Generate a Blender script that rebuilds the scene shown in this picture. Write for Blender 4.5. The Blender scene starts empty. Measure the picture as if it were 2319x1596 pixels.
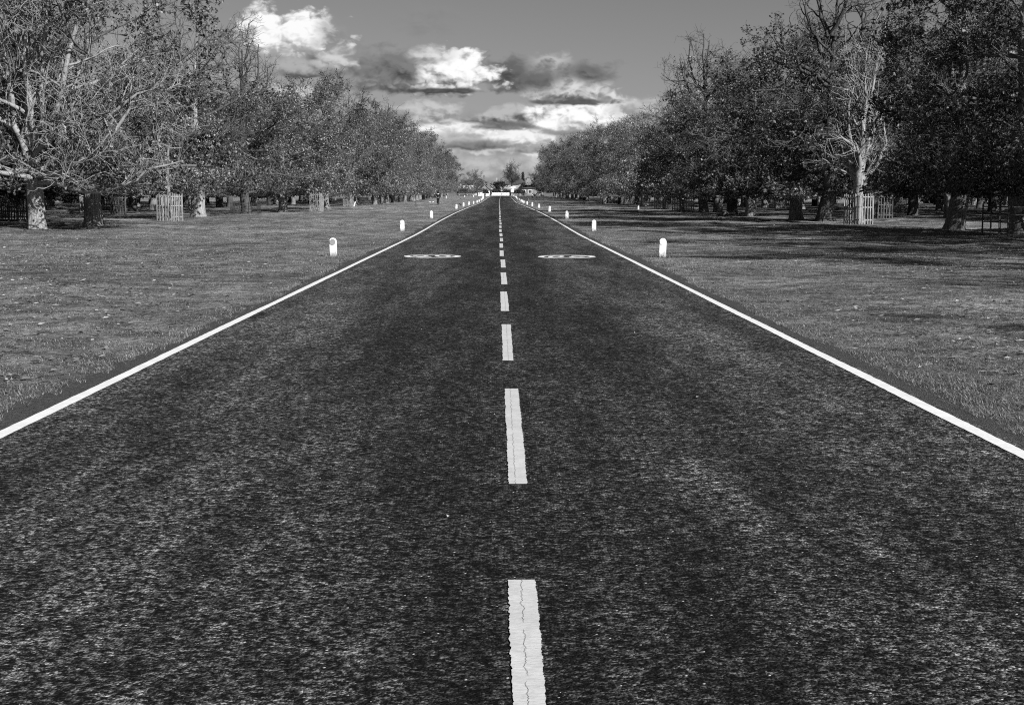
import bpy, bmesh, math, random
import numpy as np
from mathutils import Vector, Matrix

R = math.radians
scene = bpy.context.scene
COL = scene.collection
rs = np.random.RandomState(7)
random.seed(7)

# ------------------------------------------------------------------ camera
F, CX, CY = 3123.0, 1159.0, 798.0          # focal length and centre, on a 2318 px wide picture
PITCH, YAW, EYE = 6.51, 0.538, 1.70
cam_d = bpy.data.cameras.new('camera')
cam = bpy.data.objects.new('camera', cam_d)
COL.objects.link(cam)
cam.location = (0, 0, EYE)
cam.rotation_euler = (R(90 - PITCH), 0, R(-YAW))
cam_d.sensor_width = 36
cam_d.lens = 36 * F / 2318
cam_d.clip_end = 9000
cam_d.clip_start = 0.05
scene.camera = cam
CAM_M = cam.rotation_euler.to_matrix()

# ------------------------------------------------------------------ terrain
PY = [-80, 60, 84, 114, 147, 190, 230, 268, 324, 402, 516, 600, 700, 5000]
PZ = [0, 0, .15, .24, .25, .235, .18, .17, .42, .78, 1.27, 1.45, 1.5, 1.5]
def smooth(a, b, t):
    t = np.clip((t - a) / (b - a), 0, 1)
    return t * t * (3 - 2 * t)
def prof(y):
    y = np.asarray(y, float)
    o = np.array([-10, -5, 0, 5, 10.])
    k = 1 + 0 * o
    return sum(np.interp(y + d * np.clip(y / 100, .3, 1), PY, PZ) for d in o) / 5
def gz(x, y):
    x = np.asarray(x, float); y = np.asarray(y, float)
    z = prof(y)
    ax = np.abs(x)
    z = z - .6 * np.exp(-((x + 13.5) / 4.2) ** 2 - ((y - 300) / 55) ** 2) * smooth(5, 7, ax)
    u = (np.sin(x * .9 + y * .35) + np.sin(x * .37 - y * .61 + 1.3) + np.sin(x * 1.7 + 2 + y * 1.1) * .5) * .036
    z = z + u * smooth(5, 9, ax) * (1 - smooth(200, 400, y))
    z = z + .05 * smooth(4.6, 7, ax)
    return z
def cen(y):                                  # the road's gentle sideways drift
    return np.interp(y, [-80, 200, 280, 340, 420, 520, 640], [0, 0, -.02, .1, .3, .42, .5])
def ray(px, py):
    return CAM_M @ Vector(((px - CX) / F, (CY - py) / F, -1.0))
def at(px, py):                              # where a sight line meets the ground
    d = ray(px, py)
    t = 4.0
    while t < 900:
        if EYE + d.z * t < float(gz(d.x * t, d.y * t)):
            return (d.x * t, d.y * t)
        t += .25
    return (d.x * 560, d.y * 560)
def ph(px, py):                              # same, from full-size photo coordinates
    return at(px * .72437, py * .72437)
def xz(px, py, Y):                           # x and height of a photo point at distance Y
    d = ray(px * .72437, py * .72437)
    return d.x / d.y * Y, EYE + d.z / d.y * Y

# ------------------------------------------------------------------ tagging
def link(o, parent=None):
    COL.objects.link(o)
    if parent is not None:
        o.parent = parent
    return o
def tag(o, label=None, cat=None, group=None, kind=None):
    if label: o['label'] = label
    if cat: o['category'] = cat
    if group: o['group'] = group
    if kind: o['kind'] = kind
    return o
def empty(name, loc, rz=0, sc=1.0):
    o = bpy.data.objects.new(name, None)
    o.empty_display_size = .3
    link(o); o.location = loc; o.rotation_euler = (0, 0, rz)
    o.scale = (sc, sc, sc) if not hasattr(sc, '__len__') else sc
    return o
def copy_tree(o, parent=None):
    c = o.copy(); COL.objects.link(c); c.parent = parent
    for ch in [x for x in bpy.data.objects if x.parent == o]:
        copy_tree(ch, c)
    return c

# ------------------------------------------------------------------ materials
class NT:
    def __init__(s, tree): s.t = tree; s.n = tree.nodes; s.l = tree.links
    def node(s, typ, **kw):
        nd = s.n.new(typ)
        for k, v in kw.items(): setattr(nd, k, v)
        return nd
    def put(s, sock, v):
        if hasattr(v, 'is_linked') or hasattr(v, 'node'): s.l.new(v, sock)
        else: sock.default_value = v
    def math(s, op, a, b=None, c=None, clamp=False):
        nd = s.node('ShaderNodeMath', operation=op, use_clamp=clamp)
        s.put(nd.inputs[0], a)
        if b is not None: s.put(nd.inputs[1], b)
        if c is not None: s.put(nd.inputs[2], c)
        return nd.outputs[0]
    def ramp(s, v, a, b, lo=0.0, hi=1.0, sm=True):
        nd = s.node('ShaderNodeMapRange', interpolation_type='SMOOTHSTEP' if sm else 'LINEAR')
        s.put(nd.inputs[0], v); s.put(nd.inputs[1], a); s.put(nd.inputs[2], b)
        s.put(nd.inputs[3], lo); s.put(nd.inputs[4], hi)
        return nd.outputs[0]
    def mixf(s, f, a, b):
        nd = s.node('ShaderNodeMix', data_type='FLOAT')
        s.put(nd.inputs[0], f); s.put(nd.inputs[2], a); s.put(nd.inputs[3], b)
        return nd.outputs[0]
    def noise(s, vec, scale, detail=3, rough=.55, w=None, dist=0.0):
        nd = s.node('ShaderNodeTexNoise')
        s.put(nd.inputs['Vector'], vec); nd.inputs['Scale'].default_value = scale
        nd.inputs['Detail'].default_value = detail; nd.inputs['Roughness'].default_value = rough
        nd.inputs['Distortion'].default_value = dist
        return nd.outputs['Fac']
    def voro(s, vec, scale, feature='F1'):
        nd = s.node('ShaderNodeTexVoronoi', feature=feature)
        s.put(nd.inputs['Vector'], vec); nd.inputs['Scale'].default_value = scale
        return nd
    def mapv(s, vec, sc=(1, 1, 1), loc=(0, 0, 0)):
        nd = s.node('ShaderNodeMapping')
        s.put(nd.inputs[0], vec); nd.inputs['Scale'].default_value = sc; nd.inputs['Location'].default_value = loc
        return nd.outputs[0]
    def grey(s, v):
        nd = s.node('ShaderNodeCombineColor')
        for i in range(3): s.put(nd.inputs[i], v)
        return nd.outputs[0]
    def bump(s, h, strength, dist, prev=None):
        nd = s.node('ShaderNodeBump'); nd.inputs['Strength'].default_value = strength
        nd.inputs['Distance'].default_value = dist; s.put(nd.inputs['Height'], h)
        if prev is not None: s.put(nd.inputs['Normal'], prev)
        return nd.outputs[0]

def mat(name):
    m = bpy.data.materials.new(name); m.use_nodes = True
    t = NT(m.node_tree)
    b = m.node_tree.nodes['Principled BSDF']
    return m, t, b
def plain(name, v, rough=.6, noise=.25, scale=8, spec=.3, metal=0.0):
    m, t, b = mat(name)
    co = t.node('ShaderNodeTexCoord').outputs['Object']
    n = t.noise(co, scale, 4, .6)
    t.put(b.inputs['Base Color'], t.grey(t.ramp(n, .25, .75, v * (1 - noise), min(1, v * (1 + noise)))))
    b.inputs['Roughness'].default_value = rough
    b.inputs['Specular IOR Level'].default_value = spec
    b.inputs['Metallic'].default_value = metal
    return m

def m_asphalt():
    m, t, b = mat('asphalt')
    co = t.node('ShaderNodeTexCoord').outputs['Object']
    sep = t.node('ShaderNodeSeparateXYZ'); t.put(sep.inputs[0], co)
    ax = t.math('ABSOLUTE', sep.outputs[0])
    v1 = t.voro(co, 62); v2 = t.voro(co, 150)
    chip = v1.outputs['Distance']; cc = t.node('ShaderNodeSeparateColor'); t.put(cc.inputs[0], v1.outputs['Color'])
    cr = cc.outputs[0]
    n_mid = t.noise(t.mapv(co, (1, .55, 1)), 7, 6, .68)
    n_fine = t.noise(co, 38, 4, .7)
    n_gr = t.noise(co, 33, 5, .74)
    n_g2 = t.noise(co, 12, 4, .7)
    n_big = t.noise(t.mapv(co, (1, .1, 1)), .9, 5, .6)
    n_trk = t.noise(t.mapv(co, (1, .22, 1)), 2.6, 5, .65)
    # the polished strips where wheels run, and the finer strip outside the edge lines
    strip = t.ramp(ax, 3.42, 3.62)
    base = t.math('MULTIPLY_ADD', t.math('POWER', cr, 1.7), .125, .007)
    worn = t.math('MULTIPLY', t.ramp(n_mid, .36, .66, .6, 1.45), t.math('MULTIPLY', t.ramp(n_gr, .42, .60, .10, 2.2), t.ramp(n_g2, .38, .62, .55, 1.4)))
    base = t.math('MULTIPLY', base, worn)
    base = t.math('MULTIPLY', base, t.ramp(n_big, .34, .68, .58, 1.35))
    base = t.math('MULTIPLY', base, t.ramp(n_trk, .34, .68, .68, 1.3))
    # wheel tracks: bitumen polished dark down the crown of the road, paler scuffed chippings towards the edges
    wx = t.math('ADD', ax, t.math('MULTIPLY', t.math('SUBTRACT', n_big, .5), 1.6))
    base = t.math('MULTIPLY', base, t.ramp(wx, .5, 2.9, .62, 1.25))
    scuff = t.noise(t.mapv(co, (1.6, .09, 1)), 3.4, 6, .72)
    base = t.math('MULTIPLY', base, t.ramp(scuff, .52, .7, 1.0, 1.35))
    jx = t.math('SUBTRACT', sep.outputs[0], t.math('MULTIPLY_ADD', t.noise(t.mapv(co, (0, 1, 0)), 1.3, 7, .7), .5, -2.05))
    joint = t.math('MULTIPLY', t.ramp(t.math('ABSOLUTE', jx), .002, .011, 1, 0), t.ramp(t.noise(t.mapv(co, (0, 1, 0)), .33, 3), .44, .52))
    base = t.mixf(t.math('MULTIPLY', joint, .8), base, .006)
    drip = t.math('MULTIPLY', t.ramp(t.noise(t.mapv(co, (1, .35, 1)), 1.25, 4, .6), .62, .72), .6)
    base = t.math('MULTIPLY', base, t.math('SUBTRACT', 1.0, drip))
    base = t.math('MULTIPLY', base, .98)
    stone = t.math('MULTIPLY', t.ramp(cc.outputs[1], .992, .996), t.ramp(chip, .42, .3))
    base = t.mixf(stone, base, .5)
    fine = t.math('MULTIPLY', t.ramp(n_fine, .3, .7, .040, .088), t.ramp(cr, 0, 1, .8, 1.2))
    base = t.mixf(strip, base, fine)
    t.put(b.inputs['Base Color'], t.grey(base))
    b.inputs['Roughness'].default_value = .8
    b.inputs['Specular IOR Level'].default_value = .12
    h = t.math('ADD', t.math('MULTIPLY', t.ramp(chip, 0, .7, 1, 0), .8), t.math('MULTIPLY', n_gr, 1.4))
    bp = t.bump(h, 1.0, .013)
    bp = t.bump(n_mid, .5, .014, bp)
    t.put(b.inputs['Normal'], bp)
    return m
def m_paint(name, k):
    m, t, b = mat(name)
    co = t.node('ShaderNodeTexCoord').outputs['Object']
    sep = t.node('ShaderNodeSeparateXYZ'); t.put(sep.inputs[0], co)
    n = t.noise(t.mapv(co, (1, 2.5, 1)), 30, 5, .7)
    n2 = t.noise(co, 5, 4, .6)
    v = t.math('MULTIPLY', t.ramp(n, .25, .75, .62 * k, .82 * k), t.ramp(n2, .3, .7, .9, 1.04))
    wob = t.noise(t.mapv(co, (0, 1, 0)), 9, 6, .75)
    xx = t.math('SUBTRACT', sep.outputs[0], t.math('ADD', .06, t.math('MULTIPLY', wob, .07)))
    crack = t.ramp(t.math('ABSOLUTE', xx), .0006, .0022, 1, 0)
    gap = t.ramp(t.noise(t.mapv(co, (0, 1, 0)), 3.1, 2), .36, .42)
    crack = t.math('MULTIPLY', crack, gap)
    spots = t.math('MAXIMUM', t.ramp(t.noise(co, 55, 3, .7), .66, .76), t.math('MULTIPLY', t.ramp(t.noise(co, 17, 6, .8), .60, .70), .55))
    v = t.mixf(t.math('MULTIPLY', spots, .6), v, .12)
    v = t.mixf(crack, v, .04)
    t.put(b.inputs['Base Color'], t.grey(v))
    b.inputs['Roughness'].default_value = .6; b.inputs['Specular IOR Level'].default_value = .3
    t.put(b.inputs['Normal'], t.bump(n, .5, .004))
    return m
def m_ground():
    m, t, b = mat('park_grass')
    co = t.node('ShaderNodeTexCoord').outputs['Object']
    a = t.noise(co, .16, 5, .62); c = t.noise(co, 1.7, 5, .65); d = t.noise(co, 14, 4, .7); e = t.noise(co, 55, 3, .7)
    v = t.math('MULTIPLY', t.ramp(a, .3, .7, .125, .23), t.ramp(c, .32, .68, .5, 1.5))
    v = t.math('MULTIPLY', v, t.ramp(t.noise(t.mapv(co, (1, .5, 1)), .55, 5, .7), .32, .68, .7, 1.3))
    v = t.math('MULTIPLY', v, t.ramp(d, .3, .7, .5, 1.5))
    v = t.math('MULTIPLY', v, t.ramp(e, .3, .7, .6, 1.45))
    vo = t.voro(co, 7.0); sc = t.node('ShaderNodeSeparateColor'); t.put(sc.inputs[0], vo.outputs['Color'])
    fl = t.math('MULTIPLY', t.ramp(sc.outputs[0], .60, .66), t.ramp(vo.outputs['Distance'], .36, .2))
    v = t.mixf(t.math('MULTIPLY', fl, .8), v, t.ramp(t.math('POWER', sc.outputs[1], 2.0), 0, 1, .03, .55))
    t.put(b.inputs['Base Color'], t.grey(v))
    b.inputs['Roughness'].default_value = .9; b.inputs['Specular IOR Level'].default_value = .1
    bp = t.bump(e, .9, .03)
    bp = t.bump(d, 1.0, .10, bp)
    bp = t.bump(c, .8, .25, bp)
    t.put(b.inputs['Normal'], bp)
    return m
def m_leaf(name, lo, hi, trans=.25):
    m, t, b = mat(name)
    g = t.node('ShaderNodeNewGeometry')
    r = g.outputs['Random Per Island']
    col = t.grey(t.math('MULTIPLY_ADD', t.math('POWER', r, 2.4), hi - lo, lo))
    t.put(b.inputs['Base Color'], col)
    b.inputs['Roughness'].default_value = .5
    b.inputs['Specular IOR Level'].default_value = .35
    if trans > 0:
        tr = t.node('ShaderNodeBsdfTranslucent'); t.put(tr.inputs[0], col)
        mx = t.node('ShaderNodeMixShader'); mx.inputs[0].default_value = trans
        t.put(mx.inputs[1], b.outputs[0]); t.put(mx.inputs[2], tr.outputs[0])
        out = m.node_tree.nodes['Material Output']
        t.l.new(mx.outputs[0], out.inputs[0])
    return m
def m_bark(name, lo, hi):
    m, t, b = mat(name)
    co = t.node('ShaderNodeTexCoord').outputs['Object']
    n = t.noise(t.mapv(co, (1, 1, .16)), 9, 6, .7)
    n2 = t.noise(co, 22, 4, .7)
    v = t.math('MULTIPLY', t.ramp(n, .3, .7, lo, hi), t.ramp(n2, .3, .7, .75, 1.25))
    t.put(b.inputs['Base Color'], t.grey(v))
    b.inputs['Roughness'].default_value = .85; b.inputs['Specular IOR Level'].default_value = .15
    bp = t.bump(n, 1.0, .09); bp = t.bump(n2, .6, .02, bp)
    t.put(b.inputs['Normal'], bp)
    return m
def m_brick(name, v):
    m, t, b = mat(name)
    co = t.node('ShaderNodeTexCoord').outputs['Object']
    n = t.noise(co, 1.2, 5, .6); n2 = t.noise(t.mapv(co, (1, 1, 3)), 6, 3, .7)
    t.put(b.inputs['Base Color'], t.grey(t.math('MULTIPLY', t.ramp(n, .3, .7, v * .75, v * 1.2), t.ramp(n2, .3, .7, .7, 1.3))))
    b.inputs['Roughness'].default_value = .85
    return m
def m_post():
    m, t, b = mat('weathered_white_plastic')
    co = t.node('ShaderNodeTexCoord').outputs['Object']
    sep = t.node('ShaderNodeSeparateXYZ'); t.put(sep.inputs[0], co)
    oi = t.node('ShaderNodeObjectInfo').outputs['Random']
    off = t.node('ShaderNodeVectorMath', operation='ADD'); t.put(off.inputs[0], co); t.put(off.inputs[1], oi)
    st = t.noise(t.mapv(off.outputs[0], (1, 1, .35)), 14, 6, .75)
    low = t.ramp(sep.outputs[2], 0, .28, .30, 0)
    dirt = t.ramp(t.math('ADD', st, low), .58, .78, 0, .75)
    t.put(b.inputs['Base Color'], t.grey(t.mixf(dirt, .80, .22)))
    b.inputs['Roughness'].default_value = .55
    return m
M = dict(
    asphalt=m_asphalt(), paint=m_paint('road_paint', 1.0), paint_worn=m_paint('worn_road_paint', .72), ground=m_ground(),
    leaf=m_leaf('autumn_leaf', .012, .24, .06), leaf_pale=m_leaf('pale_autumn_leaf', .03, .48, .08),
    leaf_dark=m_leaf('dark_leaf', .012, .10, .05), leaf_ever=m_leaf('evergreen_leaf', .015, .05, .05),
    litter=m_leaf('fallen_leaf', .025, .42, 0), blade=m_leaf('grass_blade', .06, .36, .15),
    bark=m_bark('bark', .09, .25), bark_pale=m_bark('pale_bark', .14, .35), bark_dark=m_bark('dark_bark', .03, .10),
    twig=plain('twig_bark', .10, .8, .35, 3, .15), twig_pale=plain('pale_twig_bark', .22, .8, .3, 3, .15),
    wood=m_bark('weathered_wood', .16, .34), wood_shaded=m_bark('old_wood', .04, .13),  # second wood: shade on the dim guards painted in as a darker colour
    white=plain('white_plastic', .74, .5, .1, 5, .3), post=m_post(), disc=plain('reflector_disc', .25, .3, .1, 6, .5),
    disc_white=plain('pale_reflector_disc', .66, .35, .05, 6, .5),
    black=plain('black_cloth', .012, .85, .3, 12, .1), skin=plain('skin', .42, .6, .1), hair=plain('hair', .03, .6, .3),
    cloth_white=plain('white_cloth', .75, .85, .1), cloth_grey=plain('grey_cloth', .12, .85, .2),
    iron=plain('dark_iron', .025, .5, .3, 8, .4), soil=plain('soil', .02, .95, .4, 3, .05),
    render=plain('white_render', .33, .8, .08, .6, .2), brick=m_brick('brick', .11), brick_pale=m_brick('pale_brick', .19),
    roof=m_brick('roof_tiles', .05), roof_pale=m_brick('pale_roof_tiles', .2), glass=plain('window_glass', .03, .1, .3, 1, .6),
    car_white=plain('car_paint', .75, .25, .04, 2, .5), car_grey=plain('grey_car_paint', .11, .25, .04, 2, .5), tyre=plain('tyre', .02, .8, .2), lamp=plain('lamp_glass', .6, .15, .05, 3, .6),
    rim=plain('wheel_rim', .4, .35, .1, 5, .5, .6),
    ink=plain('sign_ink', .02, .6, .1), ring=plain('sign_ring', .13, .5, .1), feather=plain('white_feathers', .75, .8, .1), crow=plain('black_feathers', .015, .6, .2),
)

# ------------------------------------------------------------------ mesh building
def mesh_np(name, V, Fq, m, smooth_=False, mats=None, midx=None):
    V = np.ascontiguousarray(V, np.float32).reshape(-1, 3)
    Fq = np.ascontiguousarray(Fq, np.int32)
    k = Fq.shape[1]
    me = bpy.data.meshes.new(name)
    me.vertices.add(len(V)); me.vertices.foreach_set('co', V.ravel())
    me.loops.add(Fq.size); me.loops.foreach_set('vertex_index', Fq.ravel())
    me.polygons.add(len(Fq))
    me.polygons.foreach_set('loop_start', np.arange(0, Fq.size, k, dtype=np.int32))
    if smooth_: me.polygons.foreach_set('use_smooth', np.ones(len(Fq), bool))
    me.materials.append(m)
    me.update(calc_edges=True)
    me.validate()
    return me
def obj(name, me, parent=None, loc=None):
    o = bpy.data.objects.new(name, me); link(o, parent)
    if loc is not None: o.location = loc
    return o
class MB:                                    # boxes, bars, tubes and prisms gathered into one mesh
    def __init__(s): s.bm = bmesh.new()
    def box(s, c, d, rz=0, rx=0, ry=0):
        mt = Matrix.Translation(c) @ Matrix.Rotation(rz, 4, 'Z') @ Matrix.Rotation(rx, 4, 'X') @ Matrix.Rotation(ry, 4, 'Y') @ Matrix.Diagonal((d[0], d[1], d[2], 1))
        bmesh.ops.create_cube(s.bm, size=1, matrix=mt); return s
    def cyl(s, a, b_, r, r2=None, n=12):
        a, b_ = Vector(a), Vector(b_); d = b_ - a
        mt = Matrix.Translation((a + b_) / 2) @ d.to_track_quat('Z', 'Y').to_matrix().to_4x4()
        bmesh.ops.create_cone(s.bm, cap_ends=True, segments=n, radius1=r, radius2=r if r2 is None else r2, depth=d.length, matrix=mt); return s
    def ball(s, c, r, sc=(1, 1, 1), n=12):
        mt = Matrix.Translation(c) @ Matrix.Diagonal((sc[0], sc[1], sc[2], 1))
        bmesh.ops.create_uvsphere(s.bm, u_segments=n, v_segments=max(6, n // 2), radius=r, matrix=mt); return s
    def prism(s, poly, axis, a, b_):         # poly: 2-D outline, drawn out along an axis from a to b
        def P(u, v, w): return (w, u, v) if axis == 'x' else ((u, w, v) if axis == 'y' else (u, v, w))
        lo = [s.bm.verts.new(P(u, v, a)) for u, v in poly]; hi = [s.bm.verts.new(P(u, v, b_)) for u, v in poly]
        n = len(poly)
        s.bm.faces.new(lo[::-1]); s.bm.faces.new(hi)
        for i in range(n): s.bm.faces.new((lo[i], lo[(i + 1) % n], hi[(i + 1) % n], hi[i]))
        return s
    def build(s, name, m, parent=None, bevel=0, smooth_=False):
        bmesh.ops.recalc_face_normals(s.bm, faces=s.bm.faces)
        if bevel:
            bmesh.ops.bevel(s.bm, geom=list(s.bm.edges), offset=bevel, segments=2, affect='EDGES', clamp_overlap=True)
        me = bpy.data.meshes.new(name); s.bm.to_mesh(me); s.bm.free()
        me.materials.append(m)
        if smooth_:
            for p in me.polygons: p.use_smooth = True
        return obj(name, me, parent)

# ------------------------------------------------------------------ ground and road
def grid_mesh(name, xs, ys, zf, m):
    X, Y = np.meshgrid(xs, ys)
    Z = zf(X, Y)
    V = np.stack([X, Y, Z], -1).reshape(-1, 3)
    nx, ny = len(xs), len(ys)
    i = np.arange(ny - 1)[:, None] * nx + np.arange(nx - 1)[None]
    Fq = np.stack([i, i + 1, i + nx + 1, i + nx], -1).reshape(-1, 4)
    return mesh_np(name, V, Fq, m, True)
side = np.concatenate([np.arange(3.6, 8, .4), np.arange(8, 26, .6), np.arange(26, 80, 3), [100, 140, 200, 300, 500, 900, 1600, 3000]])
xs = np.concatenate([-side[::-1], [-1.5, 1.5], side])
ys = np.concatenate([[-80, -40], np.arange(-20, 3, 2), np.arange(3, 70, .5), np.arange(70, 200, 1.5), np.arange(200, 640, 4), np.arange(640, 1000, 40), [1200, 1600, 2200, 3000, 4500]])
g = obj('ground', grid_mesh('ground', xs, ys, gz, M['ground'])); tag(g, kind='structure')

def ribbon(name, y0, y1, step, xl, xr, dz, m, parts=1):
    y = np.arange(y0, y1 + step / 2, step)
    L = xl(y); Rr = xr(y)
    f = np.linspace(0, 1, parts + 1)
    X = L[:, None] * (1 - f) + Rr[:, None] * f
    Y = np.repeat(y[:, None], parts + 1, 1)
    Z = prof(Y) + dz
    V = np.stack([X, Y, Z], -1).reshape(-1, 3)
    n = parts + 1
    i = np.arange(len(y) - 1)[:, None] * n + np.arange(parts)[None]
    Fq = np.stack([i, i + 1, i + n + 1, i + n], -1).reshape(-1, 4)
    return mesh_np(name, V, Fq, m)
def jit(seed, amp, n):
    r = np.random.RandomState(seed); a = r.randn(n + 8)
    return (np.convolve(a, np.ones(3) / 3, 'same')[4:4 + n] + r.randn(n) * .45 + np.interp(np.arange(n), np.linspace(0, n, max(2, n // 37)), r.randn(max(2, n // 37))) * .8) * amp
def wav(y, s): return (np.sin(y * .83 + s) + np.sin(y * 1.9 + 2 * s) * .6 + np.sin(y * .21 + s * 3) * 1.2 + np.sin(y * 4.3 + s) * .5 + np.sin(y * 7.7 + s * 5) * .4) * .05
road = obj('road', ribbon('road', -40, 760, .1, lambda y: cen(y) - 3.82 + wav(y, 1.0), lambda y: cen(y) + 3.76 + wav(y, 2.2), .008, M['asphalt'], 6))
tag(road, kind='structure')
def line_obj(name, y0, y1, step, xc, w, seed, m='paint'):
    n = len(np.arange(y0, y1 + step / 2, step))
    return tag(obj(name, ribbon(name, y0, y1, step, lambda y: cen(y) + xc - w / 2 + .004 * np.sin(y * .7 + seed) + jit(seed, .003, n), lambda y: cen(y) + xc + w / 2 + jit(seed + 1, .003, n), .0125, M[m])), kind='structure')
line_obj('edge_line', -5, 524, .06, -3.54, .115, 11)
line_obj('edge_line', -5, 524, .06, 3.43, .115, 21)
k = 0
y0 = 1.9
while y0 < 520:
    line_obj('centre_line_dash', y0, y0 + 4.05 - .03 * (k % 3), .012 if y0 < 14 else .1, .10 + .012 * math.sin(k * 1.7) - .03 * min(1, y0 / 80), .117, 31 + 2 * k, 'paint_worn')
    y0 += 6.08; k += 1

def digit(ch):
    if ch == '0':
        o = [(.5 + .5 * math.cos(a), .5 + .5 * math.sin(a)) for a in np.linspace(0, 2 * math.pi, 25)]
        i = [(.5 + .24 * math.cos(a), .5 + .34 * math.sin(a)) for a in np.linspace(0, 2 * math.pi, 25)]
        return o, i
    o = [(.0, .68), (.04, .84), (.18, .96), (.5, 1), (.82, .95), (1, .78), (.96, .58), (.75, .40), (.42, .19), (1.0, .19), (1.0, 0), (0, 0)]
    i = [(.26, .68), (.29, .76), (.36, .82), (.5, .84), (.66, .81), (.73, .73), (.70, .62), (.55, .48), (.15, .22), (.08, .19), (.03, .12), (0, 0)]
    return o, i
def strip_mesh(name, o, i, m):
    n = len(o); V = np.array(o + i, float); V = np.c_[V, np.zeros(len(V))]
    Fq = np.array([(j, j + 1, n + j + 1, n + j) for j in range(n - 1)])
    return V, Fq
def roundel(c, flip, rot):
    V, Fq = [], []; off = 0
    def addp(o, i, ox, oy, sx, sy):
        nonlocal off
        v, f = strip_mesh('a', o, i, None)
        v[:, 0] = ox + v[:, 0] * sx; v[:, 1] = oy + v[:, 1] * sy
        V.append(v); Fq.append(f + off); off += len(v)
    an = np.linspace(0, 2 * math.pi, 65)
    addp([(math.cos(a), math.sin(a)) for a in an], [(.80 * math.cos(a), .84 * math.sin(a)) for a in an], 0, 0, .79, 1.0)
    addp(*digit('2'), -.52, -.55, .44, 1.1); addp(*digit('0'), .07, -.55, .44, 1.1)
    V = np.concatenate(V); Fq = np.concatenate(Fq)
    if flip: V[:, :2] *= -1
    cr, sr = math.cos(rot), math.sin(rot)
    X = c[0] + V[:, 0] * cr - V[:, 1] * sr; Y = c[1] + V[:, 0] * sr + V[:, 1] * cr
    me = mesh_np('speed_roundel', np.c_[X, Y, prof(Y) + .0125], Fq, M['paint'])
    tag(obj('speed_roundel', me), kind='structure')
c = at(979, 582.2); roundel(c, False, .16)
c = at(1283, 582.4); roundel(c, True, -.16)

# narrow ditch across the left lawn, then tufts of grass and fallen leaves
yy = np.linspace(0, 1, 60)
dx = -22 + 17 * yy; dy = 163 + 60 * yy + np.sin(yy * 9) * .6
w = .35 + .12 * np.sin(yy * 23)
V = np.concatenate([np.c_[dx - w, dy - .9, gz(dx - w, dy - .9) + .006], np.c_[dx, dy + .9, gz(dx, dy + .9) + .006]])
tag(obj('ditch', mesh_np('ditch', V, np.array([(i, i + 1, 61 + i, 60 + i) for i in range(59)]), M['soil'])), kind='structure')

def scatter(n, y0, y1, edge=3.95, pw=1.0, wid=.40, seed=1):
    r = np.random.RandomState(seed)
    u = r.rand(n)
    y = (y0 ** (1 - pw) + u * (y1 ** (1 - pw) - y0 ** (1 - pw))) ** (1 / (1 - pw)) if pw != 1 else y0 * (y1 / y0) ** u
    s = np.where(r.rand(n) < .5, -1, 1)
    x = s * (edge + r.rand(n) * np.maximum(wid * y + 1.5 - edge, 1.0))
    return x, y, r
def blades(n, y0, y1, pw, seed, hmin, hmax, wd, edge_only=False):
    x, y, r = scatter(n, y0, y1, 3.66, pw, .41, seed)
    if edge_only:
        s = np.sign(x); x = s * (3.66 + np.abs(r.randn(n)) * .22)
    cl = np.sin(x * 3.1 + np.sin(y * 2.3) * 2) + np.sin(y * 3.7 + x * 1.3) + np.sin(x * 9 + y * 7) * .7
    ed = np.exp(-np.maximum(np.abs(x) - 3.8, 0) / .4)
    keep = (cl + r.randn(n) * .9 + ed) > -.6
    wob = wav(y, np.where(x < 0, 1.0, 2.2))
    keep &= np.abs(x - wob) > np.where(x < 0, 3.76, 3.70) + .1 * np.sin(x * 30 + y * 13) * np.sin(y * 4.7)
    x, y, cl, ed = x[keep], y[keep], cl[keep], ed[keep]; n = len(x)
    h = (hmin + (hmax - hmin) * r.rand(n) ** 2) * (1 + .25 * cl / 2 + .5 * ed)
    a = r.rand(n) * 6.283; lean = (.5 + r.rand(n) * 1.8) * h
    wdt = wd * (.6 + .8 * r.rand(n))
    z = gz(x, y) - .004
    px, py = -np.sin(a) * wdt, np.cos(a) * wdt
    A = np.c_[x - px, y - py, z]; B = np.c_[x + px, y + py, z]
    C = np.c_[x + np.cos(a) * lean, y + np.sin(a) * lean, z + h]
    return np.stack([A, B, C], 1).reshape(-1, 3)
bl = np.concatenate([blades(330000, 8, 34, 1.3, 3, .008, .032, .0032), blades(120000, 30, 85, 1.2, 4, .015, .045, .007), blades(40000, 7, 60, 1.3, 5, .01, .032, .0034, True)])
o = obj('grass', mesh_np('grass', bl, np.arange(len(bl)).reshape(-1, 3), M['blade'])); tag(o, 'short tufted park grass along both verges', 'grass', kind='stuff')

def litter(x, y, r, smin, smax):
    n = len(x); a = r.rand(n) * 6.283; L = smin + (smax - smin) * r.rand(n) ** 2; W = L * (.3 + .35 * r.rand(n))
    z = np.where(np.abs(x) < 3.95, prof(y) + .014, gz(x, y) + .012) + r.rand(n) * .012
    t1 = (r.rand(n) - .3) * .4 * L; t2 = (r.rand(n) - .5) * .5 * W
    ca, sa = np.cos(a), np.sin(a)
    P0 = np.c_[x, y, z]; P2 = np.c_[x + ca * L, y + sa * L, z + np.abs(t1)]
    mx, my = x + ca * L * .5, y + sa * L * .5
    P1 = np.c_[mx - sa * W / 2, my + ca * W / 2, z + np.abs(t2) + .01]; P3 = np.c_[mx + sa * W / 2, my - ca * W / 2, z + .004]
    return np.stack([P0, P1, P2, P3], 1).reshape(-1, 4, 3)
x1, y1, r1 = scatter(60000, 9, 130, 4.1, 1.25, .42, 8)
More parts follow.
